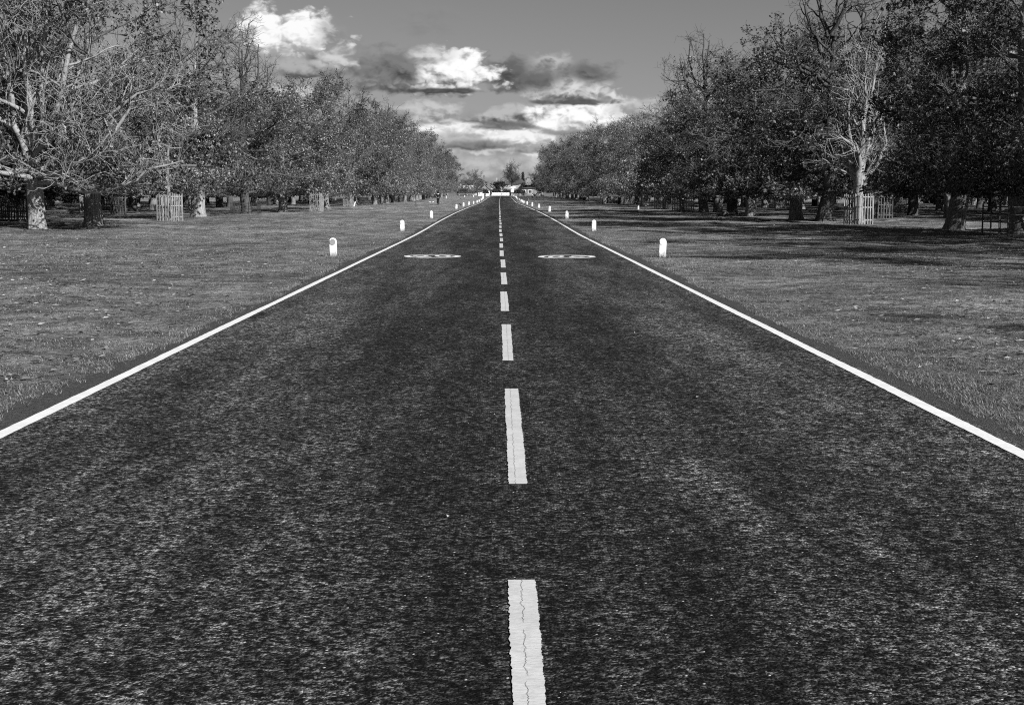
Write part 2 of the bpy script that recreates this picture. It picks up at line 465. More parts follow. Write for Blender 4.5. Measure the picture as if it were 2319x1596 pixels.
keep = (r1.rand(len(x1)) < np.clip(.55 + .5 * (np.sin(x1 * .7 + y1 * .23) + np.sin(x1 * .31 - y1 * .41 + 1) * .8), .35, 1)) & (r1.rand(len(x1)) < np.where(x1 < 0, 1, .55) * np.clip((np.abs(x1) - 3.6) / 7, .08, 1))
la = litter(x1[keep], y1[keep], r1, .03, .12)
n2 = 130; y2 = 7 * (110 / 7) ** r1.rand(n2); x2 = r1.uniform(-3.9, 3.9, n2)
lb = litter(x2, y2, r1, .015, .05)
n3 = 26; lc = litter(r1.uniform(-3.8, 2.8, n3), r1.uniform(38, 105, n3), r1, .08, .2)
ll = np.concatenate([la, lb, lc]).reshape(-1, 3)
o = obj('fallen_leaves', mesh_np('fallen_leaves', ll, np.arange(len(ll)).reshape(-1, 4), M['litter'])); tag(o, 'dry fallen leaves scattered over grass and road', 'leaves', kind='stuff')

# ------------------------------------------------------------------ trees
def nrm(v): return v / np.maximum(np.linalg.norm(v, axis=-1, keepdims=True), 1e-9)
def tubes(P, r0, r1, k, pw=1.0):
    T, n, _ = P.shape
    tan = np.empty_like(P); tan[:, 1:-1] = P[:, 2:] - P[:, :-2]; tan[:, 0] = P[:, 1] - P[:, 0]; tan[:, -1] = P[:, -1] - P[:, -2]
    tan = nrm(tan)
    ref = np.where(np.abs(tan[..., 2:3]) < .8, np.array([0, 0, 1.]), np.array([1., 0, 0]))
    u = nrm(np.cross(tan, ref)); v = np.cross(tan, u)
    f = np.linspace(0, 1, n) ** pw
    rad = r0[:, None] * (1 - f) + r1[:, None] * f
    a = np.arange(k) * 2 * math.pi / k
    V = P[:, :, None] + rad[..., None, None] * (np.cos(a)[:, None] * u[:, :, None] + np.sin(a)[:, None] * v[:, :, None])
    base = (np.arange(T) * n * k)[:, None, None] + (np.arange(n - 1) * k)[None, :, None]
    j = np.arange(k)[None, None]
    j2 = (j + 1) % k
    Fq = np.stack([base + j, base + j2, base + k + j2, base + k + j], -1).reshape(-1, 4)
    return V.reshape(-1, 3), Fq
def join(parts):
    Vs, Fs, o_ = [], [], 0
    for v, f in parts:
        Vs.append(v); Fs.append(f + o_); o_ += len(v)
    return np.concatenate(Vs), np.concatenate(Fs)
def grow(r, S, D, L, nseg, wig, up, floor=1.9):
    T = len(S); P = np.empty((T, nseg + 1, 3)); P[:, 0] = S; d = nrm(D.copy()); p = S.copy()
    up = np.broadcast_to(np.asarray(up, float), (nseg,)) if np.ndim(up) <= 1 else up
    for i in range(nseg):
        d = d + r.randn(T, 3) * wig; d[:, 2] += up[i]; d = nrm(d)
        low = (p[:, 2] + d[:, 2] * L / nseg) < floor
        d[low, 2] = np.abs(d[low, 2]) * .3 + .1
        p = p + d * (L / nseg)[:, None]; P[:, i + 1] = p
    return P
def children(r, P, m, t0, t1, ang, spread=.25):
    T, n, _ = P.shape
    t = (t0 + (t1 - t0) * (np.arange(m)[None] + r.rand(T, m)) / m)
    x = t * (n - 1); i = np.minimum(x.astype(int), n - 2); f = (x - i)[..., None]
    a = np.take_along_axis(P, i[..., None].repeat(3, -1), 1); b = np.take_along_axis(P, (i + 1)[..., None].repeat(3, -1), 1)
    S = (a * (1 - f) + b * f).reshape(-1, 3); tan = nrm(b - a).reshape(-1, 3)
    rnd = r.randn(len(S), 3); perp = nrm(rnd - (rnd * tan).sum(-1, keepdims=True) * tan)
    an = ang + spread * r.randn(len(S))[:, None]
    return S, tan * np.cos(an) + perp * np.sin(an), t.reshape(-1)
def leaves(r, P, q, Lm, Wm, jitr=.12, t0=.2, fan=1):
    S, _, t = children(r, P, q, t0, 1.0, .5)
    n = len(S); S = S + r.randn(n, 3) * jitr
    a = r.randn(n, 3); a[:, 2] = -np.abs(a[:, 2]) * .5 - .1; a = nrm(a)
    nn = r.randn(n, 3); nn[:, 2] += .9; b = nrm(np.cross(nn, a))
    L = (Lm * (.6 + .8 * r.rand(n)))[:, None]; W = (Wm * (.6 + .8 * r.rand(n)))[:, None]
    out = []
    for k_, th in enumerate(np.linspace(-1.1, 1.1, fan) if fan > 1 else [0.0]):
        d = a * math.cos(th) + b * math.sin(th); e_ = b * math.cos(th) - a * math.sin(th)
        Lk = L * (1 - .22 * abs(th)); d[:, 2] -= .25 * r.rand(n); Wk = W * (1.0 if fan == 1 else .55)
        out.append(np.stack([S, S + d * Lk * .6 + e_ * Wk * .5, S + d * Lk, S + d * Lk * .6 - e_ * Wk * .5], 1))
    return np.concatenate(out)
def trunk_tube(r, H, rad, lean, flare, nseg=14, top=.12, k=16):
    z = np.concatenate([[-.15, .0, .12, .3, .6, 1.0], np.linspace(1.6, H, nseg)])
    f = np.clip(z / H, 0, 1)
    wx = np.cumsum(r.randn(len(z)) * .05) * np.clip(z / 2, 0, 1.2); wy = np.cumsum(r.randn(len(z)) * .05) * np.clip(z / 2, 0, 1.2)
    cx = lean[0] * f * H * .06 + wx; cy = lean[1] * f * H * .06 + wy
    rr = rad * (1 - np.clip((z - 2) / (H - 2), 0, 1) ** .8 * (1 - top)) * (1 + flare * np.exp(-np.maximum(z, 0) / .36))
    a = np.arange(k) * 2 * math.pi / k; ph_ = r.rand(3) * 6
    V = []
    for i in range(len(z)):
        bt = 1 + (np.sin(a * 5 + ph_[0]) * .5 + np.sin(a * 3 + ph_[1])) * (.035 + .16 * flare * math.exp(-max(z[i], 0) / .45)) + r.randn(k) * .012
        V.append(np.c_[cx[i] + np.cos(a) * rr[i] * bt, cy[i] + np.sin(a) * rr[i] * bt, np.full(k, z[i])])
    V = np.concatenate(V); n = len(z)
    i = (np.arange(n - 1) * k)[:, None]; j = np.arange(k)[None]; j2 = (j + 1) % k
    Fq = np.stack([i + j, i + j2, i + k + j2, i + k + j], -1).reshape(-1, 4)
    return V, Fq, np.c_[cx, cy, z], rr
def make_tree(seed, H=16.5, rad=.42, cr=6.4, n1=27, n2=9, n3=7, n4=3, q=7, leaf=(.14, .10), bare_top=1.0, leaf_frac=1.0, zlow=2.0,
              trunk_top=.82, steep=0.0, flare=.30, droop=.0, floor=1.85, tl=1.0, wig=.16, thick=1.0, manual=None, lean=(0, 0), tr=.010, bottom_leaf=0.0, limb_up=.10, fan=5, thr=-.2, top_twigs=1.0):
    r = np.random.RandomState(seed)
    Vt, Ft, cl, rr = trunk_tube(r, H * trunk_top, rad, lean, flare)
    # limbs
    h = zlow + (H * trunk_top - zlow) * ((np.arange(n1) + r.rand(n1) * .6) / n1) ** 1.35
    f = (h - zlow) / (H - zlow)
    az = np.arange(n1) * 2.39996 + r.rand(n1) * .5
    prof_r = cr * np.sqrt(np.clip(1 - (np.clip(f - .12, 0, 1) / .95) ** 2, .05, 1))
    L = prof_r * (.85 + .3 * r.rand(n1)) * (1 - .3 * steep)
    pit = np.clip(.03 + 1.1 * f ** 1.2 + steep + r.randn(n1) * .12, -.1, 1.35)
    D = np.c_[np.cos(az) * np.cos(pit), np.sin(az) * np.cos(pit), np.sin(pit)]
    S = np.c_[np.interp(h, cl[:, 2], cl[:, 0]), np.interp(h, cl[:, 2], cl[:, 1]), h]
    rl = np.interp(h, cl[:, 2], rr) * (.30 + .18 * r.rand(n1)) * thick
    P1 = grow(r, S, D, L, 9, wig * .85, [-.02 - droop, -.03 - droop, -.03 - droop, -.02, 0, .03, limb_up, limb_up, limb_up], floor)
    if manual is not None:
        for (pts, r0, r1) in manual:
            pts = np.array(pts, float); tt = np.linspace(0, len(pts) - 1, 10); ii = np.minimum(tt.astype(int), len(pts) - 2); ff = (tt - ii)[:, None]
            pp = pts[ii] * (1 - ff) + pts[ii + 1] * ff + r.randn(10, 3) * .07
            P1 = np.concatenate([P1, pp[None]]); rl = np.append(rl, r0); L = np.append(L, np.linalg.norm(np.diff(pts, axis=0), axis=1).sum())
    T1 = len(P1)
    r1e = np.maximum(rl * .22, .02)
    br = [tubes(P1, rl, r1e, 7)]
    # secondary
    S2, D2, t2 = children(r, P1, n2, .18, 1.0, .85)
    L2 = (np.repeat(L, n2) * (.20 + .22 * r.rand(len(S2))) * (1.15 - .55 * t2)) + .5
    P2 = grow(r, S2, D2, L2, 6, wig * 1.2, .02 - droop * .5, floor)
    rp = np.repeat(rl, n2) * (1 - t2) + np.repeat(r1e, n2) * t2
    r2 = np.clip(rp * .5, .018, .09)
    br.append(tubes(P2, r2, np.maximum(r2 * .35, .012), 4))
    if top_twigs < 1:
        z2 = P2[:, -1, 2]; ok = (z2 / H < bare_top + .05) | (r.rand(len(z2)) < top_twigs); P2k = P2[ok]; tall = P2[~ok]
    else: P2k = P2
    S3, D3, t3 = children(r, P2k, n3, .2, 1.0, .8)
    L3 = (.55 + .9 * r.rand(len(S3))) * tl
    P3 = grow(r, S3, D3, L3, 4, wig * 1.6, .03, floor - .1)
    br.append(tubes(P3, np.full(len(P3), tr * 1.5), np.full(len(P3), tr), 3))
    S4, D4, t4 = children(r, P3, n4, .25, 1.0, .8)
    L4 = (.25 + .5 * r.rand(len(S4))) * tl
    P4 = grow(r, S4, D4, L4, 2, wig * 1.6, .08, floor - .25)
    br.append(tubes(P4, np.full(len(P4), tr), np.full(len(P4), tr * .75), 3))
    Vb, Fb = join(br)
    out = [(Vt, Ft), (Vb, Fb)]
    # leaves
    mid = P4[:, 1]
    keep = r.rand(len(P4)) < leaf_frac
    top_f = (mid[:, 2] - 2) / (H - 2)
    clump = np.sin(mid[:, 0] * 1.3 + seed) + np.sin(mid[:, 1] * 1.4 + 2) + np.sin(mid[:, 2] * 1.7 + seed * 2)
    keep &= (top_f + r.randn(len(P4)) * .07) < bare_top
    keep &= (clump + r.randn(len(P4)) * .4) > thr
    if bottom_leaf > 0: keep |= (mid[:, 2] < 4.5) & (r.rand(len(P4)) < bottom_leaf)
    Pk = P4[keep]
    lv = leaves(r, Pk, q, *leaf, fan=fan) if len(Pk) else np.zeros((0, 4, 3))
    lv[:, :, 2] = np.maximum(lv[:, :, 2], floor - .35 + r.rand(len(lv), 1) * .2)
    out.append((lv.reshape(-1, 3), np.arange(len(lv) * 4).reshape(-1, 4)))
    return out
PROTO = {}; TOP = {}
def proto(key, data, bark='bark', twig='twig', leaf='leaf'):
    ms = []
    for (V, Fq), nm, mm in zip(data, ('trunk', 'branches', 'crown'), (bark, twig, leaf)):
        ms.append(mesh_np(nm, V, Fq, M[mm], nm == 'trunk') if len(V) else None)
    PROTO[key] = ms
    TOP[key] = max(np.percentile(V[:, 2], 99.7) for V, Fq in data if len(V))
def plant(key, name, x, y, label, cat='tree', group=None, rz=0.0, sc=1.0, sz=None, z=None, H=None):
    if H is not None:
        sz = H / TOP[key]; sc = min(1.0, max(.86, sz)) if sc == 1.0 else sc
    e = empty(name, (x, y, float(gz(x, y)) if z is None else z), rz, (sc, sc, sz or sc))
    tag(e, label, cat, group)
    for me in PROTO[key]:
        if me is not None: obj(me.name.split('.')[0], me, e)
    return e

proto('leafy_a', make_tree(1), leaf='leaf')
proto('leafy_b', make_tree(2, H=15.5, cr=6.6, n1=24), leaf='leaf')
proto('leafy_c', make_tree(3, H=17.5, cr=6.2), leaf='leaf_pale')
proto('topless_a', make_tree(4, H=17.5, manual=[([(0, 0, z0), (dx * .7, dy * .7, z0 + 1.4), (dx, dy, z0 + 2.6), (dx * 1.05, dy, z0 + u)], .17, .11) for z0, dx, dy, u in ((11, -1.6, .4, 5.2), (11.5, 1.2, -.8, 5.6), (12.5, -.5, -1.0, 4.6), (10.5, 2.3, .6, 4.6), (12, .5, .9, 5.4))], top_twigs=.3, bare_top=.62, n1=20, trunk_top=.95, wig=.24, thick=1.25, limb_up=.16), bark='bark_dark', twig='bark_dark')
proto('topless_b', make_tree(5, H=16.5, manual=[([(0, 0, z0), (dx * .7, dy * .7, z0 + 1.4), (dx, dy, z0 + 2.6), (dx * 1.2, dy, z0 + u)], .17, .11) for z0, dx, dy, u in ((11, -1.6, .4, 5.2), (11.5, 1.2, -.8, 5.6), (12.5, -.5, -1.0, 4.6), (10.5, 2.3, .6, 4.6), (12, .5, .9, 5.4))], top_twigs=.3, bare_top=.66, n1=18, trunk_top=.9, wig=.27, thick=1.35, limb_up=.2), leaf='leaf_pale', twig='bark_dark')
proto('sparse_a', make_tree(6, H=16, leaf_frac=.6, n3=8, tr=.012, bottom_leaf=.9), leaf='leaf_pale')
proto('sparse_b', make_tree(7, H=15, leaf_frac=.7, n3=8, tr=.012, droop=.03, bottom_leaf=.9), leaf='leaf')
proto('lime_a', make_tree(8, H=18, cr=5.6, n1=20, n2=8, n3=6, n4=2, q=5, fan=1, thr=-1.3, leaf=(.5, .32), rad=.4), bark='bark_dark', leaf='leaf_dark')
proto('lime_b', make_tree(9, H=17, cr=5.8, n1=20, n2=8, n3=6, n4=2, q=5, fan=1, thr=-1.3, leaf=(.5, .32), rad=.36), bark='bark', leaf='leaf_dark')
proto('young_a', make_tree(10, H=11, cr=4.2, rad=.17, n1=18, n2=7, n3=6, flare=.2, leaf=(.14, .10)), leaf='leaf_pale')
proto('hero_left', make_tree(11, H=17, rad=.39, cr=6.2, n1=17, n2=9, n3=8, n4=3, leaf_frac=.08, steep=.45, wig=.11, zlow=2.6, tr=.010, thick=1.35, trunk_top=.6, droop=-.01, flare=.2,
      manual=[([(0, 0, 3.0), (.45, -.3, 4.8), (.8, -.4, 7.5), (1.2, -.2, 12)], .2, .08), ([(0, 0, 2.9), (-.7, -.3, 4.6), (-1.2, -.5, 8), (-1.5, -.3, 12.5)], .19, .07), ([(.2, 0, 3.6), (1.5, -.4, 6), (2.2, -.5, 9), (2.6, -.4, 12.5)], .18, .06), ([(0, 0, 4), (-.1, -.6, 7), (.3, -.7, 13)], .17, .07),
              ([(.2, 0, 2.3), (2, -.6, 2.7), (3.6, -1, 3.3), (4.7, -1.2, 5.0), (5.3, -1.3, 6.6)], .17, .05),
              ([(.3, 0, 2.9), (2.6, -.4, 4.2), (4.6, -.8, 5.6), (6.3, -.8, 6.4)], .15, .04),
              ([(.3, -.1, 2.2), (2.2, -1.6, 1.75), (4.2, -2.2, 1.7), (6, -2.4, 2.5), (7.6, -2.4, 2.9)], .13, .03),
              ([(.2, -.1, 2.4), (1.5, -2.4, 2.3), (2.8, -4.2, 2.6), (4.2, -5.4, 3.2)], .12, .03),
              ([(-.2, -.1, 2.3), (-1.6, -2.2, 2.6), (-2.6, -4, 2.5), (-3.6, -5.4, 2.9)], .12, .03),
              ([(-.2, 0, 2.6), (-2.4, -.9, 3.0), (-4.3, -1.2, 3.6), (-6, -1.3, 3.4)], .13, .03)]), bark='bark_pale', twig='twig_pale')
proto('hero_slim', make_tree(12, H=12, rad=.26, cr=2.7, n1=12, n2=6, n3=4, n4=1, leaf_frac=.03, steep=.85, wig=.085, zlow=1.9, tr=.010, thick=1.9, trunk_top=.62, flare=.15, limb_up=.05, floor=1.5,
      manual=[([(0, 0, 1.7), (.9, -.2, 2.8), (1.3, -.2, 4.0), (1.2, -.1, 6)], .14, .04), ([(0, 0, 1.8), (-.6, -.2, 2.6), (-.75, -.3, 4.6), (-.6, -.2, 8)], .15, .04),
              ([(0, 0, 1.9), (.25, -.3, 4), (.6, -.3, 7), (1.1, -.3, 10)], .14, .03)]), bark='bark_pale', twig='twig_pale')
proto('hero_twisted', make_tree(13, H=18, rad=.5, cr=6.2, top_twigs=.22, n1=20, bare_top=.52, trunk_top=.97, wig=.3, thick=1.5, limb_up=.12, flare=.5,
      manual=[([(-.3, -.2, 6.3), (-1.6, -1.5, 7.2), (-3.2, -2.2, 7.3), (-4.6, -2.4, 7.5)], .24, .1)] + [([(0, 0, z0), (dx * .35, dy * .3, z0 + 1.0), (dx * .8, dy, z0 + 1.5 + u), (dx * .95, dy * 1.2, z0 + 3 + u), (dx * .7, dy, z0 + 4.2 + u)], .2, .05) for z0, dx, dy, u in ((11, -3.4, .3, .2), (11.5, 2.2, -.8, 1), (12.5, -1.8, -.5, 1.2), (13, 2.8, .6, .3), (14, .9, -.9, 1), (10.5, -2.6, -1.2, -.5), (14.5, -.8, .6, 1.2))]), bark='bark_dark', leaf='leaf', twig='bark_dark')
proto('stout', make_tree(31, H=15, rad=.52, cr=5.4, n1=22, zlow=3.0, floor=2.3, thr=.1, top_twigs=.3, bare_top=.68, trunk_top=.88, flare=.25, thick=1.2, manual=[([(0, 0, z0), (dx * .7, dy * .7, z0 + 1.4), (dx, dy, z0 + 2.6), (dx * 1.05, dy, z0 + u)], .16, .1) for z0, dx, dy, u in ((9, -1.6, .4, 5), (9.5, 1.4, -.8, 5.4), (10, -.4, -1.0, 4.6), (8.5, 2.6, .6, 4.6), (10, .6, .9, 5.2))]), bark='bark_pale', twig='twig')
proto('shade_tree', make_tree(21, H=15.5, rad=.46, cr=4.4, n1=26, trunk_top=.9, leaf_frac=.9), bark='bark', leaf='leaf')
proto('far_bare', make_tree(14, H=13.5, rad=.38, cr=4.2, n1=16, n2=7, n3=5, n4=2, leaf_frac=0, steep=.5, zlow=4.0, tr=.03, thick=1.2, trunk_top=.6, floor=3.5, tl=1.4), bark='bark_dark', twig='bark_dark')
proto('round_tree', make_tree(15, H=6.2, rad=.2, cr=2.6, n1=16, n2=7, n3=6, n4=2, q=4, fan=1, leaf=(.5, .34), trunk_top=.85, zlow=1.6, floor=1.3), bark='bark_dark', leaf='leaf_ever')

def conifer_data():
    r = np.random.RandomState(5); Vt, Ft, cl, rr = trunk_tube(r, 9, .2, (0, 0), .2, 8, .1, 8)
    n1 = 80; h = .8 + 8 * (np.arange(n1) / n1); az = np.arange(n1) * 2.4; L = 1.9 * (1 - (h - .8) / 8.6) + .15
    P = grow(r, np.c_[0 * h, 0 * h, h], np.c_[np.cos(az), np.sin(az), 0 * h + .25], L, 5, .06, .06, .3)
    return [(Vt, Ft), tubes(P, np.full(n1, .03), np.full(n1, .01), 4), None, leaves(r, P, 34, .45, .2, .08, .05)]
dd = conifer_data(); proto('conifer', [dd[0], dd[1], (dd[3].reshape(-1, 3), np.arange(dd[3].shape[0] * 4).reshape(-1, 4))], bark='bark_dark', leaf='leaf_ever')
def bush_data(seed, rx=1.6, hz=2.4, n=5200, lf=.2):
    r = np.random.RandomState(seed)
    m = 60; az = r.rand(m) * 6.283; pit = .25 + r.rand(m) * 1.2
    P = grow(r, np.c_[r.randn(m, 2) * .25, np.zeros(m)], np.c_[np.cos(az) * np.cos(pit), np.sin(az) * np.cos(pit), np.sin(pit)], np.full(m, 1.0) * (.8 + .5 * r.rand(m)), 5, .15, .05, .05)
    P = P * np.array([rx / 1.1, rx / 1.1, hz / 1.2])
    lv = leaves(r, P, n // m, lf, lf * .6, .22, .15)
    st = tubes(P, np.full(m, .025), np.full(m, .008), 4)
    lv[:, :, 2] = np.maximum(lv[:, :, 2], .02)
    return lv, st
def bush_proto(key, seed, leafm, **kw):
    lv, st = bush_data(seed, **kw)
    PROTO[key] = [mesh_np('stems', st[0], st[1], M['twig']), mesh_np('foliage', lv.reshape(-1, 3), np.arange(len(lv) * 4).reshape(-1, 4), M[leafm])]
bush_proto('bush_pale', 1, 'leaf_pale'); bush_proto('bush_dark', 2, 'leaf_ever'); bush_proto('bush_mid', 3, 'leaf_dark')

rt = np.random.RandomState(99)
def rz(): return float(rt.rand() * 6.283)
# left row, the near trees one by one
PL = 'chestnut_tree'
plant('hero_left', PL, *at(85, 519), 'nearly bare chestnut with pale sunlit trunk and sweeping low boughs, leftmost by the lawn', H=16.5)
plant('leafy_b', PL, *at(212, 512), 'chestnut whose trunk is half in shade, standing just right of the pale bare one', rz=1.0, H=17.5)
plant('stout', PL, *at(450, 491), 'leafy chestnut with stout sunlit trunk just right of the nearest left picket guard', rz=2.1, H=13.6)
plant('topless_a', PL, *at(557, 484), 'chestnut with stubby bare top limbs, its trunk wrapped in a low wire fence', rz=.4, H=14.6)
plant('young_a', PL, *at(385, 499), 'young chestnut rising out of the nearest left picket guard', rz=.9, H=9.5)
plant('young_a', PL, *at(717, 477.6), 'young chestnut rising out of the small pale guard beside a dark leaning trunk', rz=2.9, H=9)
plant('sparse_b', PL, *at(737, 473), 'chestnut with a dark trunk leaning beside the small pale picket guard, left row', rz=1.4, H=13.6)
plant('young_a', PL, *at(789, 467), 'young chestnut rising out of the farthest pale guard of the left row', rz=4.1, H=10)
plant('leafy_c', PL, *at(640, 480), 'pale leafed chestnut between the wire-fenced trunk and the small pale guard', rz=2.2, H=11.2)
plant('topless_a', PL, *at(808, 465), 'tall chestnut with a bare twiggy head above the farthest left guard', rz=5.2, H=16.5)
plant('leafy_a', PL, -26.5, 56, 'leafy chestnut at the left border of the picture, boughs only', rz=.2)
GL, GR = 'chestnuts in the far left row', 'chestnuts in the far right row'
kinds = ['leafy_c', 'sparse_a', 'leafy_a', 'topless_b', 'sparse_a', 'leafy_c', 'leafy_b', 'topless_a']
y = 192.0; i = 0
while y < 520:
    plant(kinds[i % 8], PL, -19.8 + rt.randn() * .7, y, 'autumn chestnut in the distant half of the row left of the road', group=GL, rz=rz(), H=12.6 + 4.6 * rt.rand())
    y += 11.5 + rt.rand() * 2; i += 1
# right row
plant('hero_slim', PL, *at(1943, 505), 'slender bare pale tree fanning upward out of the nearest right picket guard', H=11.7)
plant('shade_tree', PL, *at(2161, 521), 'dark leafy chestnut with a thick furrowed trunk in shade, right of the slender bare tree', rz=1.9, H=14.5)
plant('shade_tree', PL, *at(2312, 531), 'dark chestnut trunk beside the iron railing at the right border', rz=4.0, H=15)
plant('hero_twisted', PL, *at(1866, 501), 'chestnut with bulging wide trunk and tall bare twisted head, left of slender pale tree', H=14.6)
plant('sparse_b', PL, *at(1802, 498), 'chestnut with a straight grey trunk next left of the bulging wide trunk', rz=.8, H=11.8)
plant('leafy_a', PL, *at(1699, 490), 'leafy chestnut with a narrow light-patched trunk flaring at the lawn edge, right row', rz=2.7, H=10.8)
plant('topless_a', PL, *at(1657, 485), 'chestnut with a dark leaning trunk right of the twin stout trunks', rz=5.5, H=11.2)
plant('sparse_a', PL, *at(1625, 482), 'right one of two stout trunked chestnuts close together beside picket guards', rz=1.2, H=12.6)
plant('topless_b', PL, *at(1593, 481), 'left one of two stout trunked chestnuts, with sunlit root flare and tall pollarded head', rz=3.3, H=14.6)
plant('young_a', PL, *at(1545, 478), 'young chestnut in the widest picket guard of the right pair', rz=1.7, H=10.5)
plant('young_a', PL, *at(1503, 474), 'young chestnut in the left guard of the right pair of picket guards', rz=2.6, H=10.5)
plant('leafy_c', PL, *at(1456, 468), 'chestnut with a slim brightly lit trunk just right of the lone far white guard', rz=.3, H=11.0)
plant('sparse_a', PL, *at(1400, 459), 'chestnut with a broad sunlit trunk just left of the lone far white guard', rz=4.4, H=14.0)
for j, (x, y, kd) in enumerate([(23.5, 47, 'leafy_c'), (24.5, 35, 'leafy_a'), (25, 23, 'leafy_b'), (24.5, 11, 'topless_b'), (26, -1, 'leafy_a')]):
    plant(kd, PL, x, y, 'leafy chestnut beside the right border whose crown shades the lawn', group='chestnuts just outside the right border', rz=rz(), H=14.5)
y = 190.0; i = 3
while y < 512:
    if not 262 < y < 290:
        plant(kinds[(i * 3) % 8], PL, 19.6 + rt.randn() * .7, y, 'autumn chestnut in the distant half of the row right of the road', group=GR, rz=rz(), H=float(np.interp(y, [190, 230, 300, 400, 520], [11.3, 12.3, 14.2, 15.6, 16.6])) - .4 + 2.6 * rt.rand())
    y += 11.5 + rt.rand() * 2; i += 1
# the rows behind
def rows(sgn, X0, y0, y1, lab, grp):
    y = y0
    while y < y1:
        if sgn > 0 and X0 == 30 and 56 < y < 84: y += 11.5; continue
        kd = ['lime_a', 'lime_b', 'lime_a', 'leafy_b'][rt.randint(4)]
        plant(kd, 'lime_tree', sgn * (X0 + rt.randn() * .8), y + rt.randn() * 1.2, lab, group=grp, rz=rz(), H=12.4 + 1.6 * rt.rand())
        y += 11.5
for X0, a, b, nm in [(31, 72, 420, 'second'), (42, 92, 330, 'third'), (53, 112, 280, 'fourth'), (64, 130, 290, 'fifth')]:
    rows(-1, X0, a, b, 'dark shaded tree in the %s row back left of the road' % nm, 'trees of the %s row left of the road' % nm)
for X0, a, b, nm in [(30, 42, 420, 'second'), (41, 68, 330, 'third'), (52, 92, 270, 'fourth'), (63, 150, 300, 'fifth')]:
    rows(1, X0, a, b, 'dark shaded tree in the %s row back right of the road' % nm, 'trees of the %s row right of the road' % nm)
# sunlit shrubs beyond the right rows, and some beyond the left ones
for j in range(14):
    yy_ = 128 + j * 9; plant(['bush_pale', 'bush_mid'][j % 3 == 2], 'shrub', 72 + rt.randn() * 2, yy_, 'sunlit shrub on the open field beyond the right hand rows', 'shrub', 'shrubs beyond the right rows', rz(), 1.7 + .5 * rt.rand())
for j in range(10):
    yy_ = 150 + j * 14; plant('bush_mid', 'shrub', -76 + rt.randn() * 2, yy_, 'shrub on the open field beyond the left hand rows', 'shrub', 'shrubs beyond the left rows', rz(), 1.6 + .4 * rt.rand())

# ------------------------------------------------------------------ picket guards round young trees
def guard(x, y, rot, w, h, label, group='picket guards round young trees', m='wood', nst=6):
    e = empty('tree_guard', (x, y, float(gz(x, y))), rot); tag(e, label, 'tree guard', group)
    r = random.Random(int(x * 100 + y))
    st, ra = MB(), MB()
    for s in range(4):
        ca, sa = math.cos(s * math.pi / 2), math.sin(s * math.pi / 2)
        for i in range(nst):
            u = -w / 2 + w * (i + (.5 if s % 2 else .0)) / (nst - (0 if s % 2 else 1)) + r.uniform(-.012, .012)
            v = -w / 2 - .03
            hh = h * r.uniform(.95, 1.03)
            st.box((u * ca - v * sa, u * sa + v * ca, hh / 2 - .02), (.056, .026, hh), s * math.pi / 2, 0, r.uniform(-.02, .02))
        for hz in (.14 * h, .56 * h, .9 * h):
            v = -w / 2 + (.002 if s % 2 else -.001)
            ra.box((-v * sa, v * ca, hz + (s % 2) * .006), (w * (1.02 if s % 2 else .94), .034, .06), s * math.pi / 2)
    st.build('pickets', M[m], e); ra.build('rail', M[m], e)
    return e
guard(*at(385, 500.5), -.42, 1.0, 1.56, 'wooden picket guard nearest on the left, sunlit, round a young tree')
guard(*at(717, 478.5), -.2, .85, 1.5, 'small pale picket guard beside a dark leaning trunk, left row')
guard(*at(789, 468), -.3, .95, 1.5, 'pale picket guard farthest along the left row, by a leaning white stake')
guard(*at(1943, 508), .55, 1.02, 1.6, 'tall wooden picket guard round the slender bare tree, right row')
guard(*at(1546, 479), .5, 1.3, 1.5, 'widest picket guard on the right, in front of twin stout trunks')
guard(*at(1500, 474.5), .4, 1.2, 1.45, 'picket guard left of the widest one, in the right pair')
guard(*at(1422, 462), .3, 1.3, 1.45, 'lone white picket guard far along the right row')
guard(*at(30, 500), -.3, 1.1, 1.5, 'dark shaded picket guard at the left border behind the pale trunk', m='wood_shaded')
guard(*at(243, 476), -.1, .9, 1.5, 'grey picket guard just right of the half shaded trunk, back row', m='wood')
guard(*at(268, 487), .35, 1.0, 1.4, 'leaning grey picket guard in shade between trunk and nearest left guard', m='wood_shaded')
guard(*at(195, 482), .2, .9, 1.5, 'grey picket guard partly hidden behind the half shaded trunk', m='wood')
guard(*at(1990, 495), .4, 1.1, 1.5, 'dark picket guard in deep shade right of the slender bare tree', m='wood_shaded')
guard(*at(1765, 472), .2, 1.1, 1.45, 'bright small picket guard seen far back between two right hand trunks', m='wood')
guard(*at(2140, 476), .2, 1.2, 1.45, 'dim picket guard behind the thick furrowed trunk on the right', m='wood_shaded')
guard(*at(2040, 470), .3, 1.1, 1.45, 'sunlit leaning picket guard out on the field behind the right rows', m='wood')

